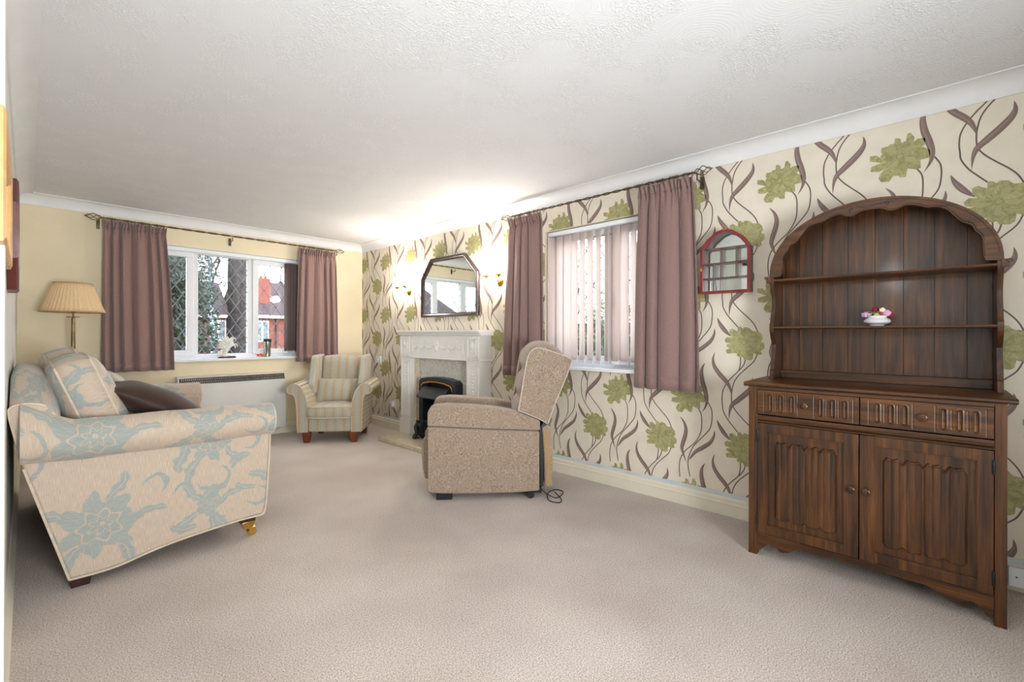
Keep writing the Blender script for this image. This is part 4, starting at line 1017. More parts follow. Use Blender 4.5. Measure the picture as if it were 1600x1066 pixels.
# ============================================================ SOFA
SO = thing('sofa', 'two-seat scroll-arm sofa in beige and pale blue floral damask along the left wall', 'sofa', (.45, 3.62, 0))
def arm_panel(y0, y1):
    P = [(.13, .052), (.22, .050), (.302, .055), (.416, .080), (.52, .096), (.626, .106), (.80, .117), (.915, .116), (.935, .135), (.945, .20), (.952, .30), (.960, .45), (.965, .60), (.96, .66), (-.02, .66), (-.01, .577)]
    b = MB(); b.prism(P, 'y', y0, y1); return b, P
def roll(yc, sgn, r=.088, zc=.664, x0=-.02, x1=.975):
    b = MB(); N = 28
    def f(u, v):
        x = x0 + (x1 - x0) * u; a = 2 * PI * v - 2.4
        rr = r * (1 + .06 * math.sin(u * PI)) * (1 - .04 * math.sin(u * 23) * .5) * (.93 + .07 * min(1, u * 6))
        lift = .10 * max(0, .16 - u) / .16 * max(0, math.sin(a)) if 1 else 0
        return (x, yc + sgn * rr * math.cos(a), zc + .012 * (1 - u) + rr * math.sin(a) + lift)
    b.grid(f, 30, N, cv=True, uvf=lambda u, v: (x0 + (x1 - x0) * u - .42, .27 + (2 * PI * v - 2.6) * r))
    for u, s_ in ((0, -1), (1, 1)):
        ring = [b.v(f(u, k / N)) for k in range(N)]; c_ = b.v((f(u, 0)[0] + s_ * .012, yc, zc + .01 * (1 - u)))
        for k in range(N): b.face([ring[k], ring[(k + 1) % N], c_])
    return b
for (ya, yb, yc, sg) in ((2.82, 2.94, 2.838, -1), (4.36, 4.48, 4.462, 1)):
    b, P = arm_panel(ya, yb); body = b.build('arm', 'damask', SO, bevel=.012, seg=3)
    roll(yc, sg).build('arm_roll', 'damask', body, smooth=True)
    yo = ya if sg < 0 else yb
    b = MB(); b.tube(smoothpts([(x, yo, z) for x, z in P[:14]][::1], 3), .005, 6); b.tube([(.13, yo, .052), (-.01, yo, .577)], .005, 6); b.build('piping', 'piping', body, smooth=True)
    b = MB(); b.tube([(.972, yc + .086 * math.cos(a), .664 + .086 * math.sin(a)) for a in [2 * PI * k / 28 for k in range(28)]], .005, 6, closed=True); b.build('piping', 'piping', body, smooth=True)
# sofa back: curled section swept along y, lower at both ends
def backf(u, v):
    y = 2.832 + (4.47 - 2.832) * u; e = min(u, 1 - u) * (4.47 - 2.832) / .34; e = min(1, e); e = e * e * (3 - 2 * e)
    top = .845 + .125 * e; k = (top - .58) / (.845 - .58)
    S = [(.135, .055), (.04, .40), (-.006, .58), (-.034, .58 + .13 * k), (-.052, .58 + .235 * k), (-.044, .58 + .262 * k), (-.01, .58 + .272 * k), (.045, .58 + .262 * k), (.085, .58 + .22 * k), (.11, .58 + .14 * k), (.14, .56), (.24, .30), (.28, .055)]
    P = [Vector((a, b_, 0)) for a, b_ in S]; t_ = v * (len(P) - 1); i = min(int(t_), len(P) - 2); f_ = t_ - i
    a, b_, c_, d = P[max(i - 1, 0)], P[i], P[i + 1], P[min(i + 2, len(P) - 1)]
    q = .5 * ((2 * b_) + (c_ - a) * f_ + (2 * a - 5 * b_ + 4 * c_ - d) * f_ ** 2 + (-a + 3 * b_ - 3 * c_ + d) * f_ ** 3)
    return (q.x, y, q.y)
b = MB(); b.grid(backf, 34, 48, uvf=lambda u, v: (u * 1.8, v * 1.9 + .1))
for u in (0, 1): b.face([b.v(backf(u, k / 48)) for k in range(49)])
b.build('back', 'damask', SO, smooth=True, ang=60)
b = MB(); b.tube([backf(0, k / 48) for k in range(8, 30)], .005, 6); b.build('piping', 'piping', SO, smooth=True)
b = MB(); b.box(.16, .92, 2.93, 4.37, .115, .33); b.build('seat_base', 'damask', SO, bevel=.02)
def boxcushion(w_, h_, band, puff, T, mat, name, parent, pipe=True, seed=0, world=True):
    """local x: width, y: height, z: thickness"""
    b = MB(); b.T = T; n = 20
    def edge(u, v):
        a, c_ = 2 * u - 1, 2 * v - 1; r = .10
        x = a * w_ / 2 * (1 + .03 * (1 - c_ * c_)) ; y = c_ * h_ / 2 * (1 + .03 * (1 - a * a))
        k = max(0, abs(a) + abs(c_) - 1.82) * .22; x *= 1 - k; y *= 1 - k
        return x, y
    def side(s_):
        def f(u, v):
            x, y = edge(u, v); a, c_ = 2 * u - 1, 2 * v - 1
            q = max(0, (1 - a ** 4)) ** .6 * max(0, (1 - c_ ** 4)) ** .6
            wr = .006 * noise.noise(Vector((x * 9 + seed, y * 9, s_ * 3))) * q
            return (x, y, s_ * (band / 2 + puff * q) + wr)
        return f
    for s_ in (1, -1): b.grid(side(s_), n, n, uvf=lambda u, v: ((u - .5) * w_ + seed * .37 + .1 * s_, (v - .5) * h_ + seed * .21))
    per = [(u / n, 0) for u in range(n)] + [(1, v / n) for v in range(n)] + [(1 - u / n, 1) for u in range(n)] + [(0, 1 - v / n) for v in range(n)]
    N = len(per); L = 0
    def band_(u, v):
        i = round(u * N) % N; x, y = edge(*per[i]); m = band / 2 * (2 * v - 1); o = .012 * (1 - (2 * v - 1) ** 2)
        l = math.hypot(x, y); return (x + o * x / l, y + o * y / l, m)
    b.grid(band_, N, 4, cu=True, uvf=lambda u, v: (u * 2 * (w_ + h_), v * band + .3 * seed))
    c = b.build(name, mat, parent, smooth=True, ang=70, world=world)
    if pipe:
        for s_ in (1, -1):
            b = MB(); b.T = T; b.tube([(*edge(*q), s_ * band / 2) for q in per], .0055, 6, closed=True); b.build('piping', 'piping', c, smooth=True, world=world)
    return c
def basis(c, xax, yax):
    x = Vector(xax).normalized(); y = Vector(yax); y = (y - x * y.dot(x)).normalized(); z = x.cross(y)
    return Matrix.Translation(Vector(c)) @ Matrix((x, y, z)).transposed().to_4x4()
for k, yc in enumerate((3.30, 4.00)):
    boxcushion(.71, .74, .12, .03, basis((.615, yc, .415), (0, 1, 0), (1, 0, .02)), 'damask', 'seat_cushion', SO, seed=k + 1)
boxcushion(.64, .54, .13, .055, basis((.235, 3.31, .765), (0, 1, .0), (-.36, 0, 1)), 'damask', 'back_cushion', SO, seed=3)
boxcushion(.64, .54, .13, .055, basis((.215, 3.98, .78), (0, 1, .02), (-.33, 0, 1)), 'damask', 'back_cushion', SO, seed=5)
for y in (2.868, 4.43):
    b = MB(); b.taper((.168, y, 0), .062, .05, .082, .06, 0, .056); b.build('rear_leg', 'darkleg', SO, bevel=.002)
    b = MB(); b.taper((.855, y, 0), .075, .06, .09, .07, .088, .12); l = b.build('front_leg', 'darkleg', SO, bevel=.002)
    b = MB(); b.taper((.86, y, 0), .045, .038, .072, .058, .045, .088); b.build('brass_cap', 'brass', l, bevel=.002)
    b = MB()
    for dy in (-.011, .011): b.tube([(.882, y + dy - .008, .024), (.882, y + dy + .008, .024)], .022, 18)
    b.box(.866, .884, y - .004, y + .004, .02, .05); b.box(.862, .90, y - .018, y + .018, .040, .046); b.build('castor', 'brass', l, smooth=True)

def pillow(w_, h_, t_, T, mat, name=None, parent=None, seed=0, pipe=None):
    b = MB(); b.T = T; n = 24
    def f(s_):
        def g(u, v):
            a, c_ = 2 * u - 1, 2 * v - 1
            x = a * w_ / 2 * (1 - .07 * (1 - c_ * c_) ** 1.0 * abs(a) ** 3); y = c_ * h_ / 2 * (1 - .07 * (1 - a * a) * abs(c_) ** 3)
            q = (max(0, 1 - a * a) ** .55) * (max(0, 1 - c_ * c_) ** .55)
            return (x, y, s_ * t_ / 2 * q + .010 * q * noise.noise(Vector((x * 8 + seed, y * 8, s_))) )
        return g
    for s_ in (1, -1): b.grid(f(s_), n, n, uvf=lambda u, v: ((u - .5) * w_ + seed * .2 + .05, (v - .5) * h_ + .1 * s_))
    o = b.build(name or 'cover', mat, parent, smooth=True, ang=75, world=parent is None or parent.name in ORG)
    if pipe:
        b = MB(); b.T = T; g = f(1); per = [(u / n, 0) for u in range(n)] + [(1, v / n) for v in range(n)] + [(1 - u / n, 1) for u in range(n)] + [(0, 1 - v / n) for v in range(n)]
        b.tube([g(*q) for q in per], .004, 6, closed=True); b.build('piping', pipe, parent, smooth=True, world=parent.name in ORG)
    return o
BC = thing('cushion', 'dark brown satin cushion lying tilted on the damask sofa', 'cushion', (.53, 3.30, .58))
pillow(.46, .54, .19, basis((.525, 3.22, .742), (.10, 1, 0), (.46, -.05, -.27)), 'satin', None, BC, 2, 'satin')
b = MB(); T_ = basis((.525, 3.22, .742), (.10, 1, 0), (.46, -.05, -.27)); b.T = T_
b.tube([(-.14, -.24 + .48 * k / 20, (.085 * (1 - .37) ** .55 * max(0, 1 - (-.92 + 1.84 * k / 20) ** 2) ** .55 + .001)) for k in range(21)], .0012, 5); b.build('contrast_stitching', 'piping', BC)
SCU = thing('cushion', 'small ivory and blue patterned cushion leaning at the far end of the sofa', 'cushion', (.42, 3.95, .55))
pillow(.40, .40, .14, basis((.435, 3.93, .735), (.05, 1, 0), (-.45, 0, .9)), 'damask', None, SCU, 7, 'piping')

# ============================================================ FLOOR LAMP
LP = thing('floor_lamp', 'brass floor lamp with a pleated cream shade in the left corner', 'lamp', (.262, 5.25, 0))
lx, ly = .262, 5.25
b = MB(); b.lathe([(0, 0), (.13, 0), (.135, .008), (.125, .016), (.05, .026), (.022, .045), (.016, .07), (0, .07)], c=(lx, ly, 0), n=36); b.build('base', 'abrass', LP, smooth=True)
b = MB(); b.lathe([(0, .06), (.016, .06), (.0155, .6), (.0135, 1.1), (.0115, 1.285), (.004, 1.289), (0, 1.289)], c=(lx, ly, 0), n=20); b.build('pole', 'abrass', LP, smooth=True)
b = MB(); b.lathe([(0, 1.290), (.042, 1.292), (.044, 1.296), (.006, 1.298), (.006, 1.33), (.012, 1.335), (.012, 1.40), (0, 1.40)], c=(lx, ly, 0), n=24); b.build('drip_tray', 'abrass', LP, smooth=True)
b = MB(); NP = 220
def shp_(u, v):
    r = .198 + (.117 - .198) * v; r *= 1 + .03 * (abs(((u * 44) % 1) * 2 - 1) - .5) * (1 if True else 0); a = 2 * PI * u
    return (lx + r * math.cos(a), ly + r * math.sin(a), 1.338 + .235 * v)
b.grid(shp_, NP, 6, cu=True, uvf=lambda u, v: (u * 1.2, v * .25)); b.build('lamp_shade', 'shade', LP, smooth=True, solid=.002, ang=25)
for r, z in ((.200, 1.336), (.119, 1.574)):
    b = MB(); b.tube([(lx + r * math.cos(2 * PI * k / 48), ly + r * math.sin(2 * PI * k / 48), z) for k in range(48)], .005, 6, closed=True); b.build('shade_trim', 'shadetrim', LP, smooth=True)
b = MB(); b.ball((lx, ly, 1.44), .028, .028, .04, 14, 10); b.build('bulb', 'china', LP, smooth=True)

# ============================================================ PANEL HEATER
HT = thing('panel_heater', 'long white electric panel heater on the wall below the window', 'heater', (1.55, YB - .05, .08))
b = MB(); b.prism([(YB - .002, .085), (YB - .095, .085), (YB - .100, .10), (YB - .100, .640), (YB - .085, .712), (YB - .002, .725)], 'x', 1.02, 2.055); b.build('casing', 'heater', HT, bevel=.006)
b = MB(); b.prism([(YB - .1005, .645), (YB - .0865, .705), (YB - .088, .705), (YB - .102, .645)], 'x', 1.035, 2.035); g_ = b.build('outlet_grille', 'black', HT)
b = MB(); n = 60
for k in range(n):
    x = 1.04 + (.99) * k / n
    for z0, z1, yo in ((.650, .675, -.103), (.676, .700, -.097)): b.prism([(x + (.008 if z0 > .66 else 0), z0), (x + .006 + (.008 if z0 > .66 else 0), z0 + .004), (x + .012 + (.008 if z0 > .66 else 0), z0 + .018), (x + .008 + (.008 if z0 > .66 else 0), z1), (x + .002 + (.008 if z0 > .66 else 0), z0 + .018)], 'y', YB + yo, YB + yo + .004)
b.box(1.03, 2.04, YB - .104, YB - .098, .643, .648); b.box(1.03, 2.04, YB - .092, YB - .085, .703, .707)
b.build('louvres', 'steel', g_)
b = MB(); b.tube(smoothpts([(2.0, YB - .06, .09), (1.98, YB - .10, .06), (1.9, YB - .09, .05), (1.8, YB - .06, .07)], 5), .004, 6); b.build('cable', 'upvc', HT, smooth=True)

# ============================================================ STRIPED ARMCHAIR (own frame: x right, y back)
AC = thing('armchair', 'striped wing armchair in grey and tan beside the radiator window, in the corner', 'armchair', (2.008, 4.86, 0), math.radians(-42.0))
K = dict(parent=AC, world=False)
cx = .25
for k, s_ in ((0, -1), (1, 1)):
    prof = [(.228, .115), (.228, .38), (.245, .48), (.275, .565), (.315, .612), (.36, .632), (.405, .618), (.435, .580), (.432, .545), (.405, .522), (.372, .515), (.350, .47), (.338, .36), (.333, .2), (.328, .115)]
    P = [(p.x, p.y) for p in smoothpts([(a, z, 0) for a, z in prof], 3)]
    b = MB(); n_ = len(P)
    def af(u, v):
        i = min(n_ - 1, round(v * (n_ - 1))); a, z = P[i]; z2 = z + .02 * u * (z - .115) / .5
        return (cx + s_ * a, .0 + .50 * u, z2)
    b.grid(af, 10, n_ - 1); b.face([b.v(af(0, i / (n_ - 1))) for i in range(n_)]); b.face([b.v(af(1, i / (n_ - 1))) for i in range(n_)])
    b.m = 0
    for f in b.bm.faces:
        pass
    arm = b.build('arm', ['stripe', 'pin'], smooth=True, ang=50, **K)
    for p in arm.data.polygons:
        if abs(p.normal.y) < .5: p.material_index = 1
    b = MB(); b.tube([(cx + s_ * a, -.002, z) for a, z in P], .004, 6); b.build('piping', 'piping', arm, smooth=True, world=False)
b = MB(); b.box(cx - .232, cx + .232, .02, .50, .115, .262); b.build('seat_base', 'stripe', bevel=.012, **K)
boxcushion(.47, .52, .115, .018, basis((cx, .235, .328), (1, 0, 0), (0, 1, 0)), 'stripe', 'seat_cushion', AC, seed=0, world=False)
b = MB(); b.T = Matrix.Translation((cx, .44, .36)) @ Matrix.Rotation(math.radians(-9), 4, 'X')
def bf(u, v):
    w_ = .235 - .01 * v; a = (2 * u - 1); zt = .545 + .012 * (1 - a * a)
    return (a * w_, -.035 * (1 - a ** 4) * (1 - (2 * v - 1) ** 4) ** .5, zt * v)
b.grid(bf, 16, 14); b.build('inner_back', 'stripe', smooth=True, solid=.03, **K)
b = MB(); b.T = Matrix.Translation((cx, .46, .115)) @ Matrix.Rotation(math.radians(-9), 4, 'X'); b.box(-.30, .30, .0, .07, 0, .80); b.build('outer_back', 'stripe', bevel=.025, seg=3, **K)
for s_ in (-1, 1):
    b = MB(); W_ = [(.20, .60), (.235, .66), (.285, .80), (.31, .895), (.34, .915), (.60, .925), (.575, .70), (.545, .50), (.50, .45), (.24, .50)]
    b.prism(W_, 'x', cx + s_ * .235, cx + s_ * .30); b.build('wing', 'stripe', bevel=.022, seg=3, **K)
for (x, y) in ((cx - .245, .035), (cx + .245, .035), (cx - .245, .50), (cx + .245, .50)):
    b = MB(); b.taper((x, y, 0), .052, .052, .085, .07, 0, .118); b.build('leg', 'legwood', bevel=.003, **K)
AP = thing('cushion', 'oblong striped cushion standing on the seat of the striped armchair', 'cushion', (2.008 + .743 * .25 + .669 * .3, 4.86 - .669 * .25 + .743 * .3, .39), math.radians(-42.0))
pillow(.50, .27, .12, basis((0, .02, .135), (1, 0, 0), (0, .35, 1)), 'stripe', None, AP, 1, 'piping')

# ============================================================ RECLINER (own frame: x towards the chair's back, y away)
RE = thing('recliner_chair', 'fawn starburst-weave riser recliner seen from the side in front of the fireplace', 'armchair', (1.885, 2.553, 0), math.radians(-42.72))
K = dict(parent=RE, world=False)
def rprism(poly, y0, y1, name, mat='chenille', bev=.018, seg=4, **kw):
    b = MB(); b.prism(poly, 'y', y0, y1); return b.build(name, mat, bevel=bev, seg=seg, parent=RE, world=False, **kw)
padtop = [(.0, .52), (.0, .612), (.012, .640), (.04, .656), (.12, .663), (.3, .655), (.48, .637), (.62, .610), (.72, .575), (.785, .545), (.785, .480), (.40, .497), (.1, .515)]
low = [(.004, .06), (.004, .514), (.1, .509), (.40, .491), (.781, .474), (.781, .055), (.62, .045), (.3, .045), (.1, .05)]
for y0, y1 in ((.0, .135), (.445, .58)):
    rprism(padtop, y0 - .004, y1 + .004, 'arm_pad', bev=.022)
    rprism(low, y0, y1, 'side_panel', bev=.012)
    b = MB(); yy_ = y0 - .001 if y0 == 0 else y1 + .001; b.tube([(.004, yy_, .285), (.40, yy_, .276), (.781, yy_, .262)], .0016, 5); b.build('seam', 'hessian', **K)
rprism([(-.03, .40), (-.035, .45), (-.01, .485), (.30, .49), (.62, .46), (.66, .40), (.6, .30), (0, .30)], .137, .443, 'seat_cushion', bev=.025)
rprism([(-.045, .20), (-.055, .33), (-.048, .40), (-.02, .42), (.03, .41), (.03, .13), (-.03, .12)], .10, .48, 'footrest', bev=.02)
rprism([(.03, .06), (.03, .40), (.76, .40), (.76, .06)], .137, .443, 'frame_box', 'black', bev=.004)
wing = [(.632, .622), (.655, .76), (.678, .90), (.694, .985), (.712, 1.028), (.745, 1.055), (.785, 1.060), (.86, 1.038), (.95, 1.008), (1.004, .984), (1.012, .965), (.985, .895), (.93, .76), (.88, .64), (.842, .535), (.825, .535), (.76, .570)]
for y0, y1 in ((-.002, .068), (.512, .582)): 
    wo = rprism(wing, y0, y1, 'wing', bev=.02)
    b = MB(); yp = y0 + .004 if y0 < 0 else y1 - .004; b.tube(smoothpts([(x, yp, z) for x, z in wing + wing[:1]], 2), .0045, 6); b.build('piping', 'chairpiping', wo, smooth=True, world=False)
# backrest: padded front with three horizontal rolls between the wings
def brf(u, v):
    y = .05 + .48 * u; S = [(.66, .50), (.615, .56), (.622, .64), (.655, .69), (.645, .76), (.66, .84), (.695, .885), (.682, .95), (.70, 1.03), (.745, 1.085), (.82, 1.108), (.90, 1.085), (.97, 1.02), (.985, .97), (.93, .80), (.84, .54)]
    t_ = v * (len(S) - 1); i = min(int(t_), len(S) - 2); f_ = t_ - i; P = [Vector((a, z, 0)) for a, z in S]
    a, b_, c_, d = P[max(i - 1, 0)], P[i], P[i + 1], P[min(i + 2, len(P) - 1)]
    q = .5 * ((2 * b_) + (c_ - a) * f_ + (2 * a - 5 * b_ + 4 * c_ - d) * f_ ** 2 + (-a + 3 * b_ - 3 * c_ + d) * f_ ** 3)
    e = 1 - abs(2 * u - 1) ** 5; cx_, cz_ = .80, .80
    return (cx_ + (q.x - cx_) * (.86 + .14 * e), y, cz_ + (q.y - cz_) * (.90 + .10 * e))
b = MB(); b.grid(brf, 20, 60, uvf=lambda u, v: (u * .6, v * 1.6))
for u in (0, 1): b.face([b.v(brf(u, k / 60)) for k in range(61)])
b.build('backrest', 'chenille', smooth=True, ang=60, **K)
rprism([(.800, .50), (.842, .52), (.862, .46), (.872, .30), (.874, .09), (.852, .075), (.822, .095), (.815, .30)], .0, .56, 'rear_flap', bev=.006)
rprism([(.806, .48), (.846, .46), (.858, .30), (.862, .10), (.828, .105), (.820, .30)], -.006, .002, 'flap_lining', 'hessian', bev=.001)
rprism([(.785, .49), (.825, .56), (.84, .53), (.812, .30), (.812, .08), (.79, .08)], .02, .54, 'mechanism_cover', 'black', bev=.002)
b = MB(); b.box(.06, .17, .02, .10, .0, .05); b.build('front_foot', 'black', bevel=.004, **K)
b = MB(); b.box(.60, .80, .02, .08, .035, .07); b.build('mechanism_bar', 'black', bevel=.004, **K)
for y in (.01, .50):
    b = MB()
    for dy in (0, .03): b.tube([(.72, y + dy, .026), (.72, y + dy + .018, .026)], .026, 18)
    b.box(.705, .745, y + .0, y + .045, .045, .07); b.build('castor', 'black', smooth=True, **K)
b = MB(); b.tube(smoothpts([(.79, .03, .07), (.83, .02, .03), (.90, -.01, .006), (.97, .10, .006), (.93, .16, .006), (.86, .10, .006), (.84, -.05, .006), (.90, -.10, .006), (.93, -.04, .006), (.90, .08, .02)], 8), .0035, 6)
b.build('power_cable', 'black', smooth=True, **K)

# ============================================================ PICTURES ON THE LEFT WALL
def pframe(name, lab, cat, y0, y1, z0, z1, th, fw, mat, inner, oct_=0, xo=XL):
    r = thing(name, lab, cat, (xo + th / 2, (y0 + y1) / 2, z0))
    def ring(d):
        o = max(0, oct_ - d * .6)
        if not oct_: return [(y0 + d, z0 + d), (y1 - d, z0 + d), (y1 - d, z1 - d), (y0 + d, z1 - d)]
        return [(y0 + d + o, z0 + d), (y1 - d - o, z0 + d), (y1 - d, z0 + d + o), (y1 - d, z1 - d - o), (y1 - d - o, z1 - d), (y0 + d + o, z1 - d), (y0 + d, z1 - d - o), (y0 + d, z0 + d + o)]
    st = [(0, xo + .001), (0, xo + th * .8), (fw * .25, xo + th), (fw * .8, xo + th * .85), (fw, xo + th * .5), (fw, xo + .002)]
    b = MB(); R_ = [[b.v((x, *q)) for q in ring(d)] for d, x in st]; n = len(R_[0])
    for A, B_ in zip(R_, R_[1:]):
        for i in range(n): j = (i + 1) % n; b.face([A[i], A[j], B_[j], B_[i]])
    b.build('frame', mat, r)
    b = MB(); b.prism(ring(fw * .9), 'x', xo + .002, xo + th * .4); b.build('picture' if inner != 'mirror' else 'mirror_glass', inner, r)
    return r
pf = pframe('picture_frame', 'light pine picture frame, nearer of the two frames on the left wall', 'picture', 1.72, 2.30, 1.40, 1.90, .024, .055, 'pine', 'artprint') if False else None
def artprint():
    m, t, b = newmat('ink_sketch_print', .5); v = coords(t)
    n = nz(t, v, 9, 5, .7, 2)
    base(t, b, ramp(t, n, [(.0, (232, 230, 224)), (.54, (232, 230, 224)), (.57, (70, 66, 64)), (.60, (228, 226, 220)), (1, (234, 232, 226))])); return m
M['artprint'] = artprint()
pframe('picture_frame', 'light pine picture frame, nearer of the two frames on the left wall', 'picture', 1.60, 2.30, 1.37, 1.69, .024, .05, 'pine', 'artprint')
pframe('wall_mirror', 'mahogany framed octagonal mirror on the left wall past the pine frame', 'mirror', 2.68, 3.15, 1.335, 1.80, .034, .045, 'mahog', 'mirror', .12)

# ============================================================ WINDOW SILL THINGS
WS = WZ0 + .012
FY = YB + .03
def skinned(name, V, Ed, mat, parent, sub=2, sm=True):
    me = bpy.data.meshes.new(name); me.from_pydata([Vector(v[:3]) - Vector(ORG[parent.name]) for v in V], Ed, []); o = bpy.data.objects.new(name, me); C.objects.link(o); o.parent = parent
    me.materials.append(M[mat]); o.modifiers.new('skin', 'SKIN')
    for i, v in enumerate(V): sv = me.skin_vertices[0].data[i]; sv.radius = (v[3], v[4] if len(v) > 4 else v[3])
    me.skin_vertices[0].data[0].use_root = True
    q = o.modifiers.new('sub', 'SUBSURF'); q.levels = sub; q.render_levels = sub; o.modifiers['skin'].use_smooth_shade = True
    return o
HO = thing('winged_horse_figurine', 'white rearing winged horse ornament on a dark plinth on the window sill', 'ornament', (1.50, FY, WS))
hx = 1.39
b = MB(); b.lathe([(0, 0), (.085, 0), (.088, .004), (.085, .014), (0, .014)], c=(0, 0, 0), n=32, fn=lambda u, z: 1)
bmesh.ops.scale(b.bm, vec=(1, .55, 1), verts=b.bm.verts); bmesh.ops.translate(b.bm, vec=(1.485, FY, WS), verts=b.bm.verts); b.build('plinth', 'darkleg', HO, smooth=True)
b = MB(); b.ball((1.455, FY, WS + .024), .058, .035, .020, 18, 12, .6, 2); b.ball((1.42, FY, WS + .045), .028, .022, .030, 14, 10, .6, 5); b.ball((1.50, FY, WS + .022), .045, .028, .012, 14, 10, .8, 9); b.build('rock', 'resin', HO, smooth=True)
Y = FY
def P_(x, z, y=0): return (hx + x, Y + y, WS + z)
V = [(*P_(.085, .085), .026, .024), (*P_(.105, .125), .028, .026), (*P_(.125, .160), .026, .024), (*P_(.140, .190), .017, .016), (*P_(.150, .215), .012, .011), (*P_(.165, .218), .010, .009), (*P_(.180, .200), .006, .006),
     (*P_(.075, .055, -.016), .014, .013), (*P_(.060, .045, -.016), .008, .008), (*P_(.075, .022, -.016), .005, .005),
     (*P_(.080, .055, .016), .014, .013), (*P_(.068, .042, .016), .008, .008), (*P_(.085, .022, .016), .005, .005),
     (*P_(.150, .145, -.014), .012, .011), (*P_(.185, .152, -.014), .007, .007), (*P_(.190, .118, -.014), .0045, .0045),
     (*P_(.150, .135, .014), .012, .011), (*P_(.180, .130, .014), .007, .007), (*P_(.175, .100, .014), .0045, .0045)]
Ed = [(0, 1), (1, 2), (2, 3), (3, 4), (4, 5), (5, 6), (0, 7), (7, 8), (8, 9), (0, 10), (10, 11), (11, 12), (2, 13), (13, 14), (14, 15), (2, 16), (16, 17), (17, 18)]
hb = skinned('body', V, Ed, 'resin', HO)
for s_ in (-1, 1):
    b = MB()
    for k in range(7):          # feathers, each a tapered blade, fanned from the shoulder
        a = math.radians(112 + k * 11); L_ = .125 - .009 * k; x0, z0 = .125 - .006 * k, .150 - .006 * k
        pts = [(hx + x0 + math.cos(a) * L_ * t_, Y + s_ * (.016 + .022 * t_), WS + z0 + math.sin(a) * L_ * t_ * .92 - .012 * t_ * t_) for t_ in [i / 5 for i in range(6)]]
        b.tube(pts, [.004, .009, .010, .009, .007, .001], 8)
    b.build('wing', 'resin', HO, smooth=True)
b = MB(); b.tube([P_(.142, .225), P_(.125, .205), P_(.112, .175), P_(.105, .150)], [.004, .008, .008, .002], 8); b.ball(P_(.150, .230, -.006), .003, .002, .007, 8, 6); b.ball(P_(.150, .230, .006), .003, .002, .007, 8, 6); b.build('mane', 'resin', HO, smooth=True)
b = MB(); b.tube(smoothpts([P_(.068, .085), P_(.045, .080), P_(.030, .055), P_(.022, .035)], 4), [.004 + .006 * math.sin(PI * k / 12) for k in range(13)], 8); b.build('tail', 'resin', HO, smooth=True)
TB = thing('travel_tumbler', 'brushed steel travel tumbler with black lid on the window sill', 'tumbler', (1.893, FY, WS))
b = MB(); b.lathe([(0, 0), (.030, 0), (.034, .004), (.035, .10), (.041, .115), (.042, .175), (0, .175)], c=(1.893, FY, WS), n=32); b.build('body', 'steel', TB, smooth=True)
b = MB(); b.lathe([(.043, .172), (.0435, .178), (.0435, .200), (.038, .206), (.012, .205), (.012, .209), (0, .209)], c=(1.893, FY, WS), n=32); b.build('lid', 'black', TB, smooth=True)
SP = thing('artificial_flower_spray', 'small red and orange flower spray lying beside the steel tumbler', 'ornament', (1.81, FY, WS))
for nm, c in (('petal_red', (206, 44, 40)), ('petal_orange', (236, 140, 44)), ('petal_gold', (240, 196, 60))): M[nm] = plain(nm, c, .5, .1, 50)
rnd = random.Random(3)
for k in range(9):
    b = MB(); c = (1.785 + .010 * k, FY - .01 + rnd.uniform(-.012, .012), WS + .012 + rnd.uniform(0, .018))
    for q in range(5): a = q * 1.26; b.ball((c[0] + .006 * math.cos(a), c[1], c[2] + .006 * math.sin(a)), .006, .004, .006, 8, 6)
    b.build('blossom', ('petal_red', 'petal_orange', 'petal_gold')[k % 3], SP, smooth=True)
b = MB(); b.tube([(1.87, FY, WS + .006), (1.80, FY - .005, WS + .01), (1.762, FY - .01, WS + .04)], .002, 6); b.build('stalk', 'leafd', SP)
# ============================================================ OUTSIDE
GZ = -2.1
b = MB(); b.box(-60, 60, YB + .3, 90, GZ - .2, GZ); b.box(XR + .3, 60, -60, YB + .3, GZ - .2, GZ)
struct(b.build('ground', 'grass'))
def foliage(bm_, c, r, n, size, seed, shell=.55):
    rnd = random.Random(seed)
    for i in range(n):
        d = Vector((rnd.gauss(0, 1), rnd.gauss(0, 1), rnd.gauss(0, 1))).normalized(); k = shell + (1 - shell) * rnd.random()
        k *= 1 + .22 * noise.noise(d * 2.2 + Vector((seed, 0, 0)))
        p = Vector(c) + Vector((d.x * r[0], d.y * r[1], d.z * r[2])) * k
        a = Vector((rnd.gauss(0, 1), rnd.gauss(0, 1), rnd.gauss(0, 1))).normalized(); q = a.orthogonal().normalized(); s_ = size * rnd.uniform(.6, 1.4)
        V = [bm_.v(p + a * s_), bm_.v(p + q * s_ * .45), bm_.v(p - a * s_ * .8), bm_.v(p - q * s_ * .45)]
        bm_.face(V)
def branches(bm_, p, d, L, r, depth, rnd, spread=.5):
    q = p + d * L; mid = p + d * L * .5 + Vector((rnd.uniform(-1, 1), rnd.uniform(-1, 1), 0)) * L * .06
    bm_.tube([p, mid, q], [r, r * .85, r * .68], 5 if depth < 3 else 7)
    if depth <= 0: return
    for k in range(3 if depth > 1 else 2):
        e = (d + Vector((rnd.uniform(-1, 1), rnd.uniform(-1, 1), rnd.uniform(-.3, .8))) * spread).normalized()
        branches(bm_, p + (q - p) * rnd.uniform(.6, 1.0), e, L * rnd.uniform(.6, .82), r * .6, depth - 1, rnd, spread)
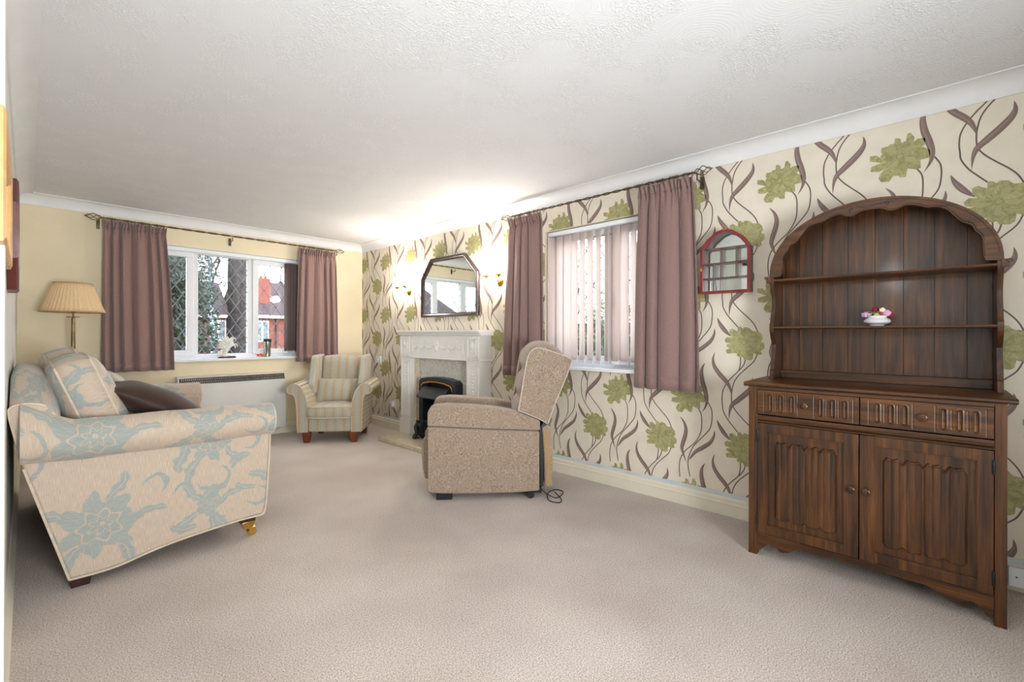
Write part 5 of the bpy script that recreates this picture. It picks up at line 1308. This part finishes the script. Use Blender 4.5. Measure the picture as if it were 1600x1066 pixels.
# the large old trunk close to the window
TR = thing('tree', 'massive dark furrowed tree trunk standing just outside the radiator window', 'tree', (2.57, 9, GZ))
b = MB()
def tf(u, v):
    a = 2 * PI * u; z = GZ + 9 * v; r = .20 - .02 * v + .30 * math.exp(-(z - GZ) * 2.2)
    rr = r * (1 + .05 * abs(math.sin(a * 9 + 1.5 * math.sin(z * 2.3))) + .06 * noise.noise(Vector((math.cos(a) * 3, math.sin(a) * 3, z * 1.2))))
    return (2.57 + .04 * v + rr * math.cos(a), 9 + rr * math.sin(a), z)
b.grid(tf, 72, 90, cu=True); b.build('trunk', 'bark', TR, smooth=True)
rnd = random.Random(11); b = MB()
for k in range(7): branches(b, Vector((2.7, 9, 2.9 + .45 * k)), Vector((math.cos(k * 2.1) * .9, math.sin(k * 2.1), .45)).normalized(), 1.5, .06, 4, rnd)
b.build('branches', 'twig', TR)
EV = thing('evergreen_tree', 'dense dark glossy evergreen filling the left panes of the radiator window', 'tree', (1.55, 8.6, GZ))
b = MB(); b.tube([(1.55, 8.6, GZ), (1.5, 8.6, 0), (1.55, 8.6, 3)], [.16, .12, .05], 10); b.build('trunk', 'bark', EV)
b = MB(); foliage(b, (1.40, 8.7, .3), (.80, 1.1, 2.5), 42000, .040, 1, .3); foliage(b, (1.35, 8.9, 2.2), (.85, 1.1, 1.2), 14000, .040, 2, .3); b.build('foliage', 'leafd', EV)
BI = thing('birch_tree', 'slim pale birch trunk beside the dark evergreen', 'tree', (3.12, 13.2, GZ))
b = MB(); b.tube([(3.12, 13.2, GZ), (3.16, 13.2, 1.2), (3.10, 13.2, 2.6), (3.14, 13.2, 5)], [.07, .055, .045, .02], 10); b.build('trunk', 'birch', BI)
rnd = random.Random(5); b = MB()
for k in range(8): branches(b, Vector((3.12, 13.2, 1.6 + .35 * k)), Vector((math.cos(k * 2.4) * .7, math.sin(k * 2.4) * .7, .8)).normalized(), .9, .022, 4, rnd)
b.build('branches', 'twig', BI)
for k, (x, y, r, h, lab) in enumerate(((3.1, 12, .8, 1.1, 'round green shrub below the birch trunk'), (4.3, 15, 1.2, 1.0, 'low green shrub right of the birch'), (.2, 13, 1.3, 2.0, 'large dark shrub behind the evergreen'))):
    s_ = thing('shrub', lab, 'shrub', (x, y, GZ)); b = MB(); foliage(b, (x, y, GZ + h * .8), (r, r, h), 3500, .09, 20 + k, .4); b.build('foliage', 'leafd' if k != 1 else 'leafm', s_)
# houses
def house(lab, x0, x1, y0, y1, ez, rz_, wins, chim, gable=False):
    H = thing('house', lab, 'house', ((x0 + x1) / 2, (y0 + y1) / 2, GZ))
    b = MB(); b.box(x0, x1, y0, y1, GZ, ez); b.build('wall', 'brick', H)
    ym = (y0 + y1) / 2; o = .35
    b = MB()
    if gable: b.prism([(x0 - o, ez - .1), ((x0 + x1) / 2, rz_), (x1 + o, ez - .1)], 'y', y0 - .3, y1 + .2)
    else: b.prism([(y0 - o, ez - .1), (ym, rz_), (y1 + o, ez - .1)], 'x', x0 - .2, x1 + .2)
    b.build('roof', 'tile', H)
    b = MB(); b.box(x0 - .2, x1 + .2, y0 - o - .08, y0 - o + .02, ez - .22, ez - .02); b.build('gutter', 'upvc', H)
    for (a, z0, w_, h_) in wins:
        b = MB(); b.box(a, a + w_, y0 - .06, y0 + .05, z0, z0 + h_); f = b.build('window', 'upvc', H)
        b = MB()
        for q in range(2): b.box(a + .08 + q * (w_ / 2 - .02), a + w_ / 2 - .06 + q * (w_ / 2 - .02), y0 - .075, y0 - .055, z0 + .1, z0 + h_ - .1)
        b.build('pane', 'darkpane', f)
    for (a, yy_, w_, zt) in chim:
        b = MB(); b.box(a, a + w_, yy_, yy_ + .7, ez, zt); c_ = b.build('chimney', 'brick', H)
        for q in range(2): b = MB(); b.lathe([(.10, 0), (.08, .22), (.06, .22), (.06, 0)], c=(a + w_ * (.3 + .4 * q), yy_ + .35, zt), n=12); b.build('chimney_pot', 'brick', c_)
    b = MB(); b.tube([(x0 + (x1 - x0) * .25, y0 - .1, GZ), (x0 + (x1 - x0) * .25, y0 - .1, ez - .2)], .06, 8); b.build('drainpipe', 'black', H)
M['darkpane'] = plain('dark_window_glass', (96, 108, 112), .1, .3, 4)
house('red brick house with tiled roof and chimney seen through the right-hand panes', 10.6, 17.5, 35, 42, 2.55, 5.3, [(11.0, .65, .85, 1.5), (14.0, .5, 1.3, 1.4), (11.0, -1.6, .8, 1.2), (12.75, -1.7, 1.3, 1.5), (15.8, .5, 1.2, 1.4)], [(11.55, 36.0, .75, 5.3)])
house('smaller red brick house half hidden between birch and trunk', 4.0, 10.0, 38, 44, 2.6, 5.2, [(5.2, .5, 1.2, 1.4), (8.95, .7, 1.0, 1.5), (8.1, -1.9, 1.4, 1.3)], [(6.0, 39.5, .8, 5.6)])
house('red roofed house seen only in the mirror above the mantelpiece', -21, -7, 30, 38, 1.9, 5.6, [(-19, .0, 1.6, 1.4), (-15, .0, 1.6, 1.4), (-11, .0, 1.6, 1.4)], [], True)
for k, (x, y, h, r, lab) in enumerate(((15.9, 48, 8.6, 1.0, 'tall conifer behind the brick house, left one'), (18.1, 50, 8.8, 1.0, 'tall conifer behind the brick house, middle one'), (20.0, 51, 8.4, 1.0, 'tall conifer behind the brick house, right one'))):
    t_ = thing('conifer', lab, 'tree', (x, y, GZ)); b = MB(); rnd = random.Random(30 + k)
    for i in range(3800):
        z = rnd.random() ** 1.3; rr = r * (1 - z) * (.5 + .5 * rnd.random()) + .05; a = rnd.uniform(0, 2 * PI); p = Vector((x + rr * math.cos(a), y + rr * math.sin(a), GZ + 1 + (h - 1 - GZ * 0) * z))
        d = Vector((math.cos(a), math.sin(a), -.4)).normalized(); q = d.orthogonal().normalized()
        V = [b.v(p + d * .25), b.v(p + q * .09), b.v(p - d * .2), b.v(p - q * .09)]; b.face(V)
    b.build('foliage', 'conifer', t_); b = MB(); b.tube([(x, y, GZ), (x, y, h - .5)], [.2, .03], 8); b.build('trunk', 'bark', t_)
# outside the papered wall's window: hedge and bare trees
HE = thing('hedge', 'green hedge outside the blind window', 'hedge', (6.2, 3.6, GZ))
b = MB()
for k in range(9): foliage(b, (6.4 + .25 * math.sin(k * 2), -.6 + k * 1.15, .42 + .10 * math.sin(k * 1.7)), (.8, .85, 1.35), 4200, .06, 50 + k, .55)
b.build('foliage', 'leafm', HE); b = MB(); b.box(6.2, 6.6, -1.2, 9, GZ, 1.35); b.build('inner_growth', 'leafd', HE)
for k, (x, y, lab) in enumerate(((9.5, 4.2, 'bare tree behind the hedge, showing through the right slats'), (10.5, 7.6, 'bare tree behind the hedge, showing through the left slats'), (-7, 14, 'bare tree far left, seen in the mirror above the mantelpiece'))):
    t_ = thing('bare_tree', lab, 'tree', (x, y, GZ)); rnd = random.Random(60 + k); b = MB()
    b.tube([(x, y, GZ), (x, y, 1.0)], [.14, .09], 8)
    for q in range(6): branches(b, Vector((x, y, .6 + .22 * q)), Vector((math.cos(q * 2.1) * .7, math.sin(q * 2.1) * .7, .75)).normalized(), 1.15, .022, 4, rnd, .6)
    b.build('branches', 'twig', t_)
